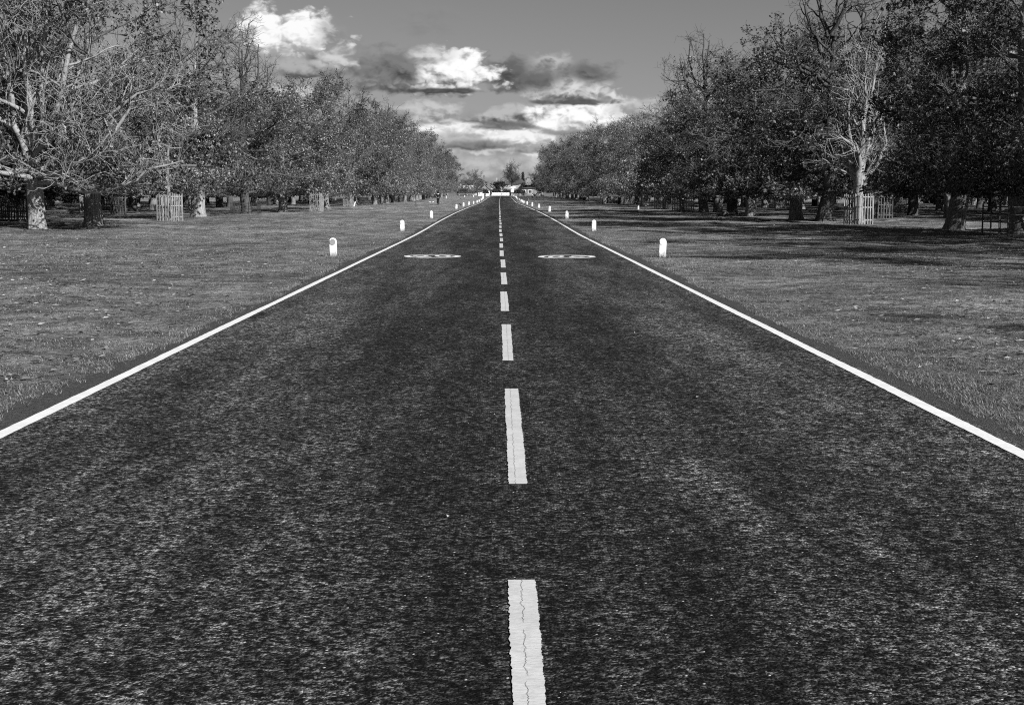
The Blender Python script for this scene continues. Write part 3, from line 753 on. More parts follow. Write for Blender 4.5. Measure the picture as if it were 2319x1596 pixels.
# ------------------------------------------------------------------ bollards
def bollard_proto(dm):
    e = empty('bollard', (0, 0, 0))
    w, h = .098, .52
    poly = [(-w, -.12), (w, -.12), (w, h - .10)] + [(w * math.cos(a), h - .10 + .10 * math.sin(a)) for a in np.linspace(.25, math.pi - .25, 7)] + [(-w, h - .10)]
    MB().prism(poly, 'y', -.055, .055).build('post', M['post'], e, .012)
    MB().cyl((0, -.0585, h - .115), (0, -.070, h - .115), .082, None, 20).build('reflector', M[dm], e)
    return e
B0 = bollard_proto('disc_white')
used = False
def bollard(x, y, label, group, dark=False, lean=0.0, rz_=0.0):
    global used
    e = bollard_proto('disc') if dark else (B0 if not used else copy_tree(B0))
    used = used or not dark
    e.location = (x, y, float(gz(x, y))); e.rotation_euler = (0, lean, rz_)
    tag(e, label, 'bollard', group)
    return e
left = [(1042, 803), (1257.4, 724), (1348.5, 684.8), (1426.4, 655.2), (1448.6, 647), (1465.7, 642.3), (1480, 639.2), (1490.8, 635), (1497.2, 632.2), (1503.6, 628), (1507.6, 625.2), (1511.8, 622.5)]
right = [(2069, 805), (1855.6, 723), (1771.4, 685.2), (1717.5, 663.7), (1684.2, 652.8), (1663.5, 645.7), (1647.4, 640.4), (1637.1, 636.8), (1633, 633.7), (1628.3, 631.4), (1623, 627.5), (1618.2, 626), (1615.8, 623.6), (1613.5, 621.1)]
words = ['first', 'second', 'third', 'fourth', 'fifth', 'sixth', 'seventh']
for sd, lst, nm in ((-1, left, 'left'), (1, right, 'right')):
    GB = 'white bollards along the %s verge' % nm
    for i, (px, py) in enumerate(lst):
        x, y = ph(px, py)
        if i == 0:
            lab = 'nearest white bollard on the left verge, with a grey reflector disc' if sd < 0 else 'nearest white bollard on the right verge, leaning slightly, pale disc'
        elif i < 7: lab = '%s white bollard from the camera along the %s verge' % (words[i], nm)
        else: lab = 'small white bollard in the far crowded part of the %s verge' % nm
        bollard(x, y, lab, GB if i < 7 else GB + ' far part', sd < 0 and i == 0, (.03 if sd > 0 else -.02) if i == 0 else random.uniform(-.02, .02), random.uniform(-.15, .15))
    y = float(ph(*lst[-1])[1]) + 14
    while y < 520:
        bollard(float(cen(y)) + sd * (4.75 + .1 * random.random()), y, 'small white bollard in the far crowded part of the %s verge' % nm, GB + ' far part', False, 0, random.uniform(-.1, .1))
        y += 13

fx, fy = [], []
for o_ in [o_ for o_ in bpy.data.objects if o_.get('category') == 'bollard']:
    if o_.location.y < 160:
        n_ = 240; a_ = rs.rand(n_) * 6.283; d_ = .09 + np.abs(rs.randn(n_)) * .1
        fx.append(o_.location.x + np.cos(a_) * d_ * 1.3); fy.append(o_.location.y - .03 + np.sin(a_) * d_)
fx = np.concatenate(fx); fy = np.concatenate(fy); n_ = len(fx)
h_ = .04 + .1 * rs.rand(n_) ** 1.5; a_ = rs.rand(n_) * 6.283; z_ = gz(fx, fy) - .005; w_ = .005
T_ = np.stack([np.c_[fx - np.sin(a_) * w_, fy + np.cos(a_) * w_, z_], np.c_[fx + np.sin(a_) * w_, fy - np.cos(a_) * w_, z_], np.c_[fx + np.cos(a_) * h_ * .6, fy + np.sin(a_) * h_ * .6, z_ + h_]], 1).reshape(-1, 3)
tag(obj('grass', mesh_np('grass', T_, np.arange(len(T_)).reshape(-1, 3), M['blade'])), 'longer grass tufts round the feet of the white bollards', 'grass', kind='stuff')

def marker(x, y, h, w_, label, m='white', tilt=0.0):
    o = MB().prism([(-w_ / 2, -.1), (w_ / 2, -.1), (w_ / 2, h - .04), (w_ * .25, h), (-w_ * .25, h), (-w_ / 2, h - .04)], 'y', -w_ / 3, w_ / 3).build('marker_post', M[m], None, .008)
    o.location = (x, y, float(gz(x, y))); o.rotation_euler = (0, tilt, 0); tag(o, label, 'post'); return o
marker(*ph(1995, 655.5), .34, .13, 'tiny white marker post alone on the shaded right lawn before the picket guards')
marker(*ph(1652.5, 636), .92, .09, 'thin tall white post behind the right hand bollards')
marker(*ph(1716, 623), .75, .2, 'short white post out on the far right lawn')
marker(*ph(1106, 646), .62, .12, 'white stake leaning against a trunk by the farthest left guard', tilt=.3)
marker(*ph(1394.5, 621), .75, .14, 'pale stake alone on the far left lawn behind the walker')
marker(*ph(1452.5, 616.5), .62, .2, 'left one of two stubby white posts near the parked pale cars')
marker(*ph(1479.5, 616.2), .62, .2, 'right one of two stubby white posts near the parked pale cars')
marker(*ph(1300, 648), 1.0, .07, 'thin dark post standing beside the ditch on the left lawn', m='iron')

# wire fence round a left trunk; iron railing at the right border
def railing(c, rot, w, h, nrail, label, name, posts=3):
    e = empty(name, (c[0], c[1], float(gz(*c))), rot); tag(e, label, 'railing')
    b = MB()
    for s in range(4):
        ca, sa = math.cos(s * math.pi / 2), math.sin(s * math.pi / 2)
        for i in range(posts):
            u = -w / 2 + w * i / posts; v = -w / 2
            MB().box((u * ca - v * sa, u * sa + v * ca, h / 2 - .05), (.05, .05, h + .1), s * math.pi / 2).build('post', M['iron'], e)
        for j in range(nrail):
            v = -w / 2 - .03; b.box((-v * sa, v * ca, h * (j + .6) / nrail), (w, .018, .035), s * math.pi / 2)
    b.build('rails', M['iron'], e)
px_, py_ = at(557, 484.5); railing((px_, py_ - .1), .05, 1.9, .85, 4, 'low dark wire fence round a trunk in the left row', 'wire_fence')
px_, py_ = at(2312, 531); railing((px_, py_), .1, 2.3, 1.25, 4, 'dark iron railing round the trunk at the right border', 'iron_railing')

# ------------------------------------------------------------------ fallen log
px_, py_ = ph(2276, 673)
r0 = np.random.RandomState(3); P = np.array([[(-.45, 0, .1), (-.15, .03, .12), (.15, 0, .11), (.5, .06, .1)]], float)
o = obj('log', mesh_np('log', *tubes(P, np.array([.12]), np.array([.09]), 9), M['bark_pale'], True)); o.location = (px_, py_, float(gz(px_, py_))); tag(o, 'pale short log lying on the grass by the leaning dark trunk', 'log')

# ------------------------------------------------------------------ people
def skin_mesh(name, verts, edges, radii, m, parent, root=0):
    me = bpy.data.meshes.new(name); me.from_pydata(verts, edges, []); me.materials.append(m)
    o = obj(name, me, parent)
    mod = o.modifiers.new('skin', 'SKIN'); mod.use_smooth_shade = True
    for i, r_ in enumerate(radii):
        sv = me.skin_vertices[0].data[i]; sv.radius = (r_, r_) if not hasattr(r_, '__len__') else r_
        sv.use_root = (i == root)
    sub = o.modifiers.new('sub', 'SUBSURF'); sub.levels = 1; sub.render_levels = 1
    return o
def person(x, y, rot, label, legs, arms, top, bottom, h=1.75, hood=False, group=None):
    """legs / arms: for each side a list of (forward, sideways, height) joints for a 1.75 m figure"""
    e = empty('person', (x, y, float(gz(x, y))), rot, h / 1.75); tag(e, label, 'person', group)
    V = [(0, 0, .95), (0, 0, 1.12), (0, .02, 1.32), (0, .03, 1.45), (0, .04, 1.55), (0, .06, 1.64), (0, .05, 1.72)]
    E = [(0, 1), (1, 2), (2, 3), (3, 4), (4, 5), (5, 6)]; Rd = [.13, .12, .14, .09, .055, .09, .07]
    tV, tE, tR = [], [], []; jV, jE, jR = list(V[:4]), [(0, 1), (1, 2), (2, 3)], [.155, .15, .17, .11]
    for s in (0, 1):
        sx = -1 if s == 0 else 1
        n = len(V); hip, knee, ank, toe = legs[s]
        pts = [(sx * .1, *hip), (sx * .1, *knee), (sx * .1, *ank), (sx * .11, *toe)]
        V += pts; Rd += [.095, .065, .045, .04]; E += [(0, n), (n, n + 1), (n + 1, n + 2), (n + 2, n + 3)]
        m_ = len(V); el, wr, ha = arms[s]
        pts2 = [(sx * .19, .02, 1.42), (sx * (.24 + el[2]), el[0], el[1]), (sx * (.24 + wr[2]), wr[0], wr[1]), (sx * (.24 + ha[2]), ha[0], ha[1])]
        V += pts2; Rd += [.06, .047, .033, .038]; E += [(3, m_), (m_, m_ + 1), (m_ + 1, m_ + 2), (m_ + 2, m_ + 3)]
        jn = len(jV); jV += pts2[:3]; jR += [.085, .068, .055]; jE += [(3, jn), (jn, jn + 1), (jn + 1, jn + 2)]
        tn = len(tV); tV += pts[:3]; tR += [.12, .09, .07]; tE += [(tn, tn + 1), (tn + 1, tn + 2)]
    tn = len(tV); tV.append((0, 0, .97)); tR.append(.14); tE += [(tn, 0), (tn, 3)]
    skin_mesh('body', V, E, Rd, M['skin'], e)
    skin_mesh('jacket', jV, jE, jR, M[top], e)
    skin_mesh('trousers', tV, tE, tR, M[bottom], e, tn)
    if hood: MB().ball((0, .03, 1.66), .135, (1, 1.05, 1.15), 14).build('hood', M[top], e, 0, True)
    else: MB().ball((0, .03, 1.70), .112, (1, 1.1, .95), 14).build('hair', M['hair'], e, 0, True)
    sh = MB()
    for s in (0, 1):
        t = legs[s][3]; a_ = legs[s][2]; sx = -1 if s == 0 else 1
        sh.box((sx * .105, (t[0] + a_[0]) / 2, max(.04, (t[1] + a_[1]) / 2 - .03)), (.1, .28, .08))
    sh.build('shoes', M['ink'], e, .02)
    return e
stand = [[(0, .9), (.02, .5), (-.02, .08), (.13, .04)], [(0, .9), (.14, .5), (.12, .08), (.27, .04)]]
walk = [[(0, .9), (.16, .52), (.18, .08), (.32, .06)], [(0, .9), (.02, .5), (-.2, .14), (-.1, .05)]]
run = [[(0, .9), (.22, .56), (.02, .14), (.16, .08)], [(0, .9), (-.06, .5), (-.42, .42), (-.44, .28)]]
a_stand = [[(-.03, 1.15, .05), (.03, .92, .04), (.06, .84, .03)], [(-.05, 1.15, .05), (.0, .92, .04), (.03, .84, .03)]]
a_run = [[(-.2, 1.18, .05), (.05, 1.12, .0), (.12, 1.16, -.02)], [(.02, 1.16, .06), (.24, 1.22, .0), (.3, 1.28, -.02)]]
wx, wy = ph(1369, 641.6)
person(wx, wy, math.pi, 'person in black hooded coat and trousers walking over the left lawn', walk, a_stand, 'black', 'black', 1.78, True)
rx_, ry_ = ph(1515.5, 625)
person(rx_, ry_, .1, 'person in black top jogging along the left verge beyond the bollards', run, a_run, 'black', 'black', 1.75)
qx, qy = ph(1664, 621)
person(qx, qy, .4, 'small person in light top and dark trousers on the far right lawn', stand, a_stand, 'cloth_white', 'black', 1.3)
qx, qy = ph(1677.5, 621)
person(qx, qy, -.4, 'small person in white top beside the pale parked car, right lawn', walk, a_stand, 'cloth_white', 'cloth_grey', 1.3)
qx, qz = xz(1538, 604, 528); person(qx - .3, 526, 2.5, 'person in dark clothes standing at the left end of the white gate', stand, a_stand, 'black', 'black', 1.7)

# ------------------------------------------------------------------ birds
def bird(x, y, s, label, m, rot=0.0, z=None, fly=False):
    e = empty('bird', (x, y, float(gz(x, y)) if z is None else z), rot, s); tag(e, label, 'bird')
    V = [(0, -.16, .14), (0, -.05, .13), (0, .06, .15), (0, .12, .22), (0, .15, .26), (0, .21, .25)]
    skin_mesh('body', V, [(i, i + 1) for i in range(5)], [.02, .06, .07, .04, .042, .012], M[m], e, 2)
    if fly:
        for sx in (-1, 1):
            MB().prism([(0, -.06), (sx * .18, -.03), (sx * .42, -.12), (sx * .2, .06), (0, .07)], 'z', .14, .155).build('wing', M[m], e)
    else:
        for sx in (-1, 1): MB().cyl((sx * .03, 0, -.01), (sx * .03, 0, .1), .008, None, 6).build('leg', M['ink'], e)
    return e
x_, y_ = ph(1344.5, 635.3); bird(x_, y_, 1.25, 'white bird standing left on the lawn beside the walker', 'feather', 1.4)
x_, y_ = ph(1352.5, 635.2); bird(x_, y_, 1.2, 'white bird nearer to the walker on the left lawn', 'feather', -1.2)
x_, y_ = ph(1439, 643.5); bird(x_, y_, 1.2, 'black bird on the ditch between two left hand bollards', 'crow', 1.7)
x_, y_ = ph(1439.5, 624.5); bird(x_, y_, 1.2, 'black bird alone on the far left lawn', 'crow', -.7)
x_, z_ = xz(1566, 546, 420); bird(x_, 420, 1.0, 'dark bird flying in the sky above the gate', 'crow', .6, z_, True)

# ------------------------------------------------------------------ gate and signs at the far end
GY = 527.0; gzz = float(prof(GY)); gx = float(cen(GY))
e = empty('gate', (gx, GY, gzz)); tag(e, 'white boarded gate closing the road at the far end', 'gate')
for i in range(6):
    a = -3.55 + i * 1.185
    p = MB().box((a + .59, 0, .68), (1.1, .05, 1.16)).build('gate_panel', M['white'], e, .01)
    MB().box((a, .02, .68), (.06, .1, 1.34)).build('gate_post', M['iron'], e)
    if i in (1, 4):
        b = MB()
        for j in range(4): b.box((a + .2 + j * .26, -.030, 1.0 - .07 * (j % 2)), (.16, .008, .07))
        b.build('notice', M['ring'], e)
    if i == 2:
        b = MB()
        for s in (-1, 1): b.box((a + .59, -.032 - .005 * s, .7), (1.15, .008, .06), 0, 0, s * .72)
        b.build('cross_brace', M['ring'], e)
    if i == 3:
        MB().cyl((a + .6, -.028, .72), (a + .6, -.036, .72), .34, None, 24).build('no_entry_disc', M['ring'], e)
        MB().box((a + .6, -.04, .72), (.42, .008, .13), 0, 0, -.5).build('disc_bar', M['white'], e)
MB().box((3.57, .02, .68), (.06, .1, 1.34)).build('gate_post', M['iron'], e)
for s in (-1,):
    o = MB().box((0, 0, .85), (.32, .32, 1.7)).cyl((0, 0, 1.7), (0, 0, 1.86), .2, .05, 4).build('gate_pillar', M['white'], None, .015)
    o.location = (gx + s * 4.0, GY + .1, gzz); tag(o, 'white square pillar at the %s end of the road gate' % ('left' if s < 0 else 'right'), 'pillar')
def paling(x0, y0, x1, y1, label):
    d = Vector((x1 - x0, y1 - y0)); L = d.length; n = int(L / .45)
    e = empty('paling_fence', (x0, y0, float(gz(x0, y0))), math.atan2(d.y, d.x)); tag(e, label, 'fence')
    a, b = MB(), MB()
    for i in range(n): a.box((i * L / n, 0, .45), (.3, .03, .95))
    for hz in (.25, .75): b.box((L / 2, .035, hz), (L, .035, .08))
    a.build('pales', M['white'], e); b.build('rails', M['white'], e)
paling(gx + 4.25, GY, 8.6, 500, 'white paling fence running from the right end of the gate')
paling(-7.6, 505, gx - 4.25, GY, 'white paling fence running from the left end of the gate')

def disc_sign(px, py, Y, rad, label, text=None, ring=True, h=None):
    x, z = xz(px, py, Y); g0 = float(gz(x, Y))
    e = empty('road_sign', (x, Y, g0)); tag(e, label, 'sign')
    z -= g0
    MB().cyl((0, .03, -.1), (0, .03, z + rad * .8), .045, None, 10).build('pole', M['iron'], e)
    MB().cyl((0, -.02, z), (0, -.035, z), rad, None, 28).build('sign_disc', M['white'], e)
    if ring:
        b = MB(); n = 28
        for i in range(n):
            a = i * 2 * math.pi / n; b.box((rad * .87 * math.cos(a), -.0385, z + rad * .87 * math.sin(a)), (.09, .004, 2 * math.pi * rad * .9 / n), 0, 0, -a)
        b.build('sign_ring', M['ring'], e)
    if text:
        for ci, ch in enumerate(text):
            o_, i_ = digit(ch); v, f = strip_mesh('d', o_, i_, None)
            s_ = rad * .5
            X = -rad * .54 + ci * rad * .6 + v[:, 0] * s_; Z = z - rad * .4 + v[:, 1] * rad * .8
            obj('sign_digit', mesh_np('sign_digit', np.c_[X, np.full(len(X), -.0385), Z], f, M['ink']), e)
    return e
disc_sign(1496.5, 605.5, 342, .31, 'round white speed sign reading 20 on a dark pole, left verge', '20')
disc_sign(1528.5, 599, 515, .33, 'plain round white sign on a pole near the left end of the gate', None, True)
def board_sign(px, py, Y, w_, h_, label, m='white', poles=1):
    x, z = xz(px, py, Y); g0 = float(gz(x, Y)); e = empty('sign_board', (x, Y, g0)); tag(e, label, 'sign'); z -= g0
    for j in range(poles):
        xo = 0 if poles == 1 else (j - .5) * w_ * .8
        MB().cyl((xo, .04, -.1), (xo, .04, z + h_ / 2), .05, None, 8).build('pole', M['iron'], e)
    MB().box((0, -.03, z), (w_, .04, h_)).build('board', M[m], e, .008)
    MB().box((0, -.056, z + h_ * .12), (w_ * .6, .008, h_ * .1)).build('board_line', M['ring'], e)
board_sign(1504, 605, 510, .75, .75, 'small square white sign left of the jogging person')
board_sign(1603, 586, 545, 1.9, .62, 'wide white board high on two poles right of the gate', poles=2)
board_sign(1602, 592, 548, .9, .5, 'smaller white plate under the wide board, right of the gate')
board_sign(1601, 597.5, 540, 1.1, 1.1, 'pale square notice board right of the gate')
board_sign(1631, 600, 318, .34, .6, 'narrow dark sign on a tall pole behind the right bollards', m='iron')
x_, z_ = xz(1552.6, 556, 900); e = empty('mast', (x_, 900, 1.5)); tag(e, 'thin pale mast rising behind the roofs', 'mast')
MB().cyl((0, 0, 0), (0, 0, z_ - 1.5), .16, .07, 8).build('pole', M['white'], e); MB().box((0, 0, z_ - 2.4), (.9, .06, .06)).build('cross_arm', M['white'], e)

# ------------------------------------------------------------------ cars
def car(x, y, rot, label, L=4.2, Wd=1.75, Hh=1.48, van=False, m='car_white'):
    e = empty('parked_van' if van else 'parked_car', (x, y, float(gz(x, y))), rot); tag(e, label, 'van' if van else 'car')
    h = L / 2
    if van:
        body = [(-h, .3), (h, .3), (h, .95), (h * .82, 1.05), (h * .55, Hh * .96), (h * .4, Hh), (-h, Hh)]
        glass = [(h * .80, 1.08), (h * .55, Hh * .93), (h * .2, Hh * .93), (h * .2, 1.1)]
        MB().prism(body, 'y', -Wd / 2, Wd / 2).build('body', M[m], e, .06)
        for s in (-1, 1): MB().prism(glass, 'y', s * Wd / 2, s * (Wd / 2 + .012)).build('window', M['glass'], e)
        MB().box((h * .70, 0, 1.3), (.5, Wd * .86, .03), 0, 0, .9).build('windscreen', M['glass'], e)
        MB().box((-h - .012, 0, Hh * .68), (.02, Wd * .8, .55)).build('rear_window', M['glass'], e)
    else:
        body = [(-h, .28), (h, .28), (h * .99, .62), (h * .9, .78), (h * .42, .9), (-h * .72, .93), (-h * .97, .88), (-h, .6)]
        cab = [(h * .46, .88), (h * .16, Hh - .08), (-h * .1, Hh), (-h * .5, Hh - .06), (-h * .86, .9)]
        MB().prism(body, 'y', -Wd / 2, Wd / 2).build('body', M[m], e, .06)
        MB().prism(cab, 'y', -Wd * .43, Wd * .43).build('cabin', M[m], e, .05)
        for s in (-1, 1):
            MB().prism([(h * .38, .93), (h * .13, Hh - .14), (-h * .14, Hh - .1), (-h * .14, .93)], 'y', s * Wd * .43, s * (Wd * .43 + .015)).build('window', M['glass'], e)
            MB().prism([(-h * .18, .93), (-h * .18, Hh - .1), (-h * .5, Hh - .15), (-h * .76, .95)], 'y', s * Wd * .43, s * (Wd * .43 + .015)).build('window', M['glass'], e)
        MB().box((h * .315, 0, 1.15), (.62, Wd * .74, .03), 0, 0, .72).build('windscreen', M['glass'], e)
    for sx in (-.62, .62):
        for s in (-1, 1):
            w = MB().cyl((sx * h, s * (Wd / 2 - .17), .31), (sx * h, s * (Wd / 2 + .012), .31), .31, None, 20).build('wheel', M['tyre'], e)
            MB().cyl((sx * h, s * (Wd / 2), .31), (sx * h, s * (Wd / 2 + .022), .31), .19, None, 14).build('rim', M['rim'], w)
    for s in (-1, 1):
        MB().box((h * .985, s * Wd * .36, .68), (.06, .32, .14)).build('headlight', M['lamp'], e, .01)
        MB().box((-h * 1.0, s * Wd * .38, .74), (.05, .24, .2)).build('tail_light', M['disc'], e, .01)
    return e
x_, _ = xz(1684, 613, 500); car(x_, 500, 2.7, 'pale parked car under the trees right of the gate', 4.3)
x_, _ = xz(1468, 611, 530); car(x_, 530, .15, 'pale parked car on the left before the white house', 3.4, m='car_grey')
x_, _ = xz(1445, 612, 532); car(x_, 532, .1, 'pale parked car half hidden by trees, leftmost of the parked cars', 3.8, m='car_grey')
x_, _ = xz(1569, 600, 585); car(x_, 585, -1.62, 'white van seen over the white gate', 4.8, 1.95, 2.3, True)
x_, _ = xz(1558, 598, 592); car(x_, 592, -1.3, 'pale car behind the gate just left of the white van', 4.0)

# ------------------------------------------------------------------ houses
def house(x, y, rot, w, d, eave, ridge, label, wall='brick', roof='roof', win=((.25, .3), (.75, .3), (.25, .72), (.75, .72)), gable=True, hip=False, chimney=((.2, .5),), ww=(1.1, 1.2), door=None, band=False, cat='house'):
    """front faces -y; w across, d deep"""
    e = empty('house', (x, y, float(gz(x, y)) - .05), rot); tag(e, label, cat)
    a = w / 2
    if gable:      # gable end to the front
        MB().prism([(-a, 0), (a, 0), (a, eave), (0, ridge - .05), (-a, eave)], 'y', 0, d).build('wall', M[wall], e)
        t = .18; sl = (ridge - eave) / a
        ro = MB().prism([(-a - .35, eave - .35 * sl), (0, ridge), (0, ridge + t), (-a - .35, eave - .35 * sl + t)], 'y', -.3, d + .3)
        ro.prism([(a + .35, eave - .35 * sl), (a + .35, eave - .35 * sl + t), (.001, ridge + t), (.001, ridge)], 'y', -.3, d + .3)
        rf = ro.build('roof', M[roof], e)
        bb = MB()
        for s in (-1, 1): bb.prism([(s * (a + .35), eave - .35 * sl - .12), (s * .002, ridge - .12), (s * .002, ridge + .1), (s * (a + .35), eave - .35 * sl + .1)], 'y', -.36, -.302)
        bb.build('bargeboard', M['roof_pale'], rf)
    else:
        MB().box((0, d / 2, eave / 2), (w, d, eave)).build('wall', M[wall], e)
        ins = (d / 2 if hip else 0)
        b = MB(); o_ = .4
        vs = [b.bm.verts.new(p) for p in ((-a - o_, -o_, eave), (a + o_, -o_, eave), (a + o_, d + o_, eave), (-a - o_, d + o_, eave), (-a + ins * .8 - (0 if hip else o_), d / 2, ridge), (a - ins * .8 + (0 if hip else o_), d / 2, ridge))]
        for f in ((0, 1, 5, 4), (2, 3, 4, 5), (1, 2, 5), (3, 0, 4), (3, 2, 1, 0)): b.bm.faces.new([vs[i] for i in f])
        rf = b.build('roof', M[roof], e)
        if band: MB().box((0, -.42, eave - .2), (w + .7, .04, .42)).build('fascia', M['white'], e)
    for (cx_, cy_) in chimney:
        c = MB().box((-a + w * cx_, d * cy_, ridge + .1), (.8, .55, 2.0)).box((-a + w * cx_, d * cy_, ridge + 1.14), (.92, .67, .12))
        for k_ in (-.2, .2): c.cyl((-a + w * cx_ + k_, d * cy_, ridge + 1.2), (-a + w * cx_ + k_, d * cy_, ridge + 1.6), .12, .1, 8)
        c.build('chimney', M['brick'], rf)
    for (fx, fz) in win:
        X, Z = -a + w * fx, eave * fz
        f = MB().box((X, -.02, Z), (ww[0] + .24, .08, ww[1] + .24)).build('window', M['white'], e)
        p = MB()
        for i in (-1, 1): p.box((X + i * ww[0] / 4, -.066, Z), (ww[0] / 2 - .07, .02, ww[1] - .1))
        p.build('pane', M['glass'], f)
    if door is not None:
        X = -a + w * door
        dr = MB().box((X, -.03, 1.05), (1.0, .08, 2.1)).build('door', M['ring'], e)
        MB().ball((X + .38, -.1, 1.0), .05).build('handle', M['rim'], dr)
    return e
# terrace along the street beyond the gate
for i in range(6):
    Yh = 640 + 42 * i
    x_, z_ = xz(1516 + i * 14, 578.5 - i * 1.9, Yh); zr = z_ - float(gz(x_, Yh))
    nm = ['nearest', 'second', 'third', 'fourth', 'fifth', 'farthest'][i]
    house(x_, Yh, .22, 5.6, 9, zr - 2.3, zr, '%s gabled house of the terrace beyond the gate' % nm, 'brick' if i % 2 else 'brick_pale', 'roof', ((.3, .36), (.7, .36), (.3, .78), (.7, .78)), True, False, ((.12, .4), (.88, .4)), (1.0, 1.3), .5)
x_, _ = xz(1473, 600, 588); house(x_, 588, .05, 7.5, 8, 4.6, 6.6, 'white rendered house half hidden by trees, left of the gate', 'render', 'roof', ((.2, .32), (.5, .32), (.82, .32), (.2, .8), (.5, .8), (.82, .8)), False, False, ((.15, .5),), (1.0, 1.0))
x_, _ = xz(1500, 590, 700); house(x_, 700, .1, 8, 9, 6.2, 8.6, 'tall house with white upper windows behind the left trees', 'brick', 'roof', ((.3, .35), (.7, .35), (.3, .8), (.7, .8)), False, True, ((.2, .5), (.8, .5)), (1.3, 1.5))
x_, _ = xz(1609, 590, 625); house(x_, 625, -.1, 9.5, 9, 4.9, 8.4, 'wide house with a big dark hipped roof right of the gate', 'render', 'roof', ((.12, .25), (.3, .8), (.75, .28), (.75, .78), (.92, .78)), False, True, ((.42, .5),), (1.2, 1.1), .5)
x_, _ = xz(1632, 590, 606); house(x_, 606, -.1, 3.2, 6, 5.0, 5.9, 'narrow white house front with windows beside the big hipped roof', 'render', 'roof', ((.3, .34), (.72, .34), (.3, .78), (.72, .78)), False, False, (), (.7, .9))
x_, _ = xz(1664, 586, 600); house(x_, 600, -.25, 5.6, 8, 5.0, 7.4, 'house with pale roof slope and white eaves above the dark hedge', 'brick', 'roof_pale', ((.3, .75), (.75, .75)), False, False, ((.7, .5),), (1.1, 1.0), None, True)
x_, _ = xz(1651, 612, 556); house(x_, 556, -.12, 6.2, 6, 2.9, 3.5, 'low brick bungalow with two white framed windows, right of the gate', 'brick_pale', 'roof', ((.2, .56), (.62, .56)), False, True, (), (1.3, 1.3))
x_, _ = xz(1455, 590, 640); house(x_, 640, .1, 7, 8, 4.6, 7, 'gabled house among the trees farthest left of the gate', 'render', 'roof', ((.25, .35), (.75, .35), (.25, .8), (.75, .8)), True, False, ((.5, .5),))

# trees and hedges round the houses
x_, _ = xz(1600, 590, 585); plant('far_bare', 'bare_tree', x_, 585, 'tall bare fan shaped tree standing against the sky behind the gate', H=14.2)
x_, _ = xz(1563, 590, 612); plant('round_tree', 'evergreen_tree', x_, 612, 'dense dark round tree in front of the terrace roofs', H=7.2)
x_, _ = xz(1634, 580, 680); plant('conifer', 'conifer_tree', x_, 680, 'pointed dark conifer rising between two roofs', H=11.5)
x_, _ = xz(1470, 580, 545); plant('sparse_a', 'tree', x_ + 1, 545, 'thinly leafed tree closing the left row before the white house', sc=.62)
x_, _ = xz(1492, 580, 560); plant('lime_b', 'tree', x_, 560, 'dark small tree right of the thinly leafed one, left of the gate', sc=.42)
x_, _ = xz(1672, 580, 566); plant('lime_a', 'tree', x_, 566, 'dark dense tree over the bungalow at the end of the right row', sc=.46)
x_, _ = xz(1690, 580, 575); plant('lime_b', 'tree', x_ + 1.5, 575, 'taller dark tree right of the bungalow at the end of the right row', sc=.6)
x_, _ = xz(1668, 560, 800); plant('leafy_a', 'tree', x_, 800, 'pale distant tree between the conifer and the right row', sc=.8)
for j, (px_, Y_, s_) in enumerate([(1541, 575, 1.2), (1548, 572, 1.1), (1556, 575, 1.2), (1577, 577, 1.1), (1584, 573, 1.2), (1591, 575, 1.1)]):
    x_, _ = xz(px_, 600, Y_); plant('bush_dark', 'bush', x_, Y_, 'dark bush of the planting behind the white gate', 'bush', 'dark bushes behind the gate', rz(), s_)
for j, (px_, Y_, s_) in enumerate([(1614, 560, 1.0), (1620, 558, 1.1), (1626, 556, 1.2), (1642, 570, 2.0), (1650, 572, 2.0), (1658, 572, 2.0), (1666, 570, 1.9)]):
    x_, _ = xz(px_, 600, Y_); plant('bush_dark', 'bush', x_, Y_, 'dark bush crowding round the bungalow right of the gate', 'bush', 'dark bushes round the bungalow', rz(), s_)
for j, (px_, Y_, s_) in enumerate([(1440, 545, 1.3), (1452, 548, 1.3), (1461, 550, 1.2), (1508, 560, 1.2), (1516, 558, 1.2), (1524, 560, 1.1)]):
    x_, _ = xz(px_, 600, Y_); plant('bush_mid', 'bush', x_, Y_, 'mid grey bush along the left gardens beyond the lawn', 'bush', 'bushes of the left gardens', rz(), s_)

# ------------------------------------------------------------------ light
SUN_EL, SUN_AZ = 30.0, 43.0                 # azimuth: from straight behind the camera, turned to the right
sd = bpy.data.lights.new('sun', 'SUN'); sd.energy = 5.0; sd.angle = R(.53); sd.color = (1, 1, 1)
so = bpy.data.objects.new('sun', sd); link(so)
to = Vector((math.sin(R(SUN_AZ)) * math.cos(R(SUN_EL)), -math.cos(R(SUN_AZ)) * math.cos(R(SUN_EL)), math.sin(R(SUN_EL))))
so.rotation_euler = to.to_track_quat('Z', 'Y').to_euler()
so.location = (30, -30, 40)

world = bpy.data.worlds.new('World'); scene.world = world; world.use_nodes = True
wt = NT(world.node_tree); bg = world.node_tree.nodes['Background']
sky = wt.node('ShaderNodeTexSky', sky_type='NISHITA'); sky.sun_disc = False
sky.sun_elevation = R(SUN_EL); sky.sun_rotation = math.atan2(to.x, to.y)
sp = wt.node('ShaderNodeSeparateColor'); wt.put(sp.inputs[0], sky.outputs[0])
skyv = wt.math('MULTIPLY', sp.outputs[0], .80)      # as through a red filter
STR = .05
EXPO = .72
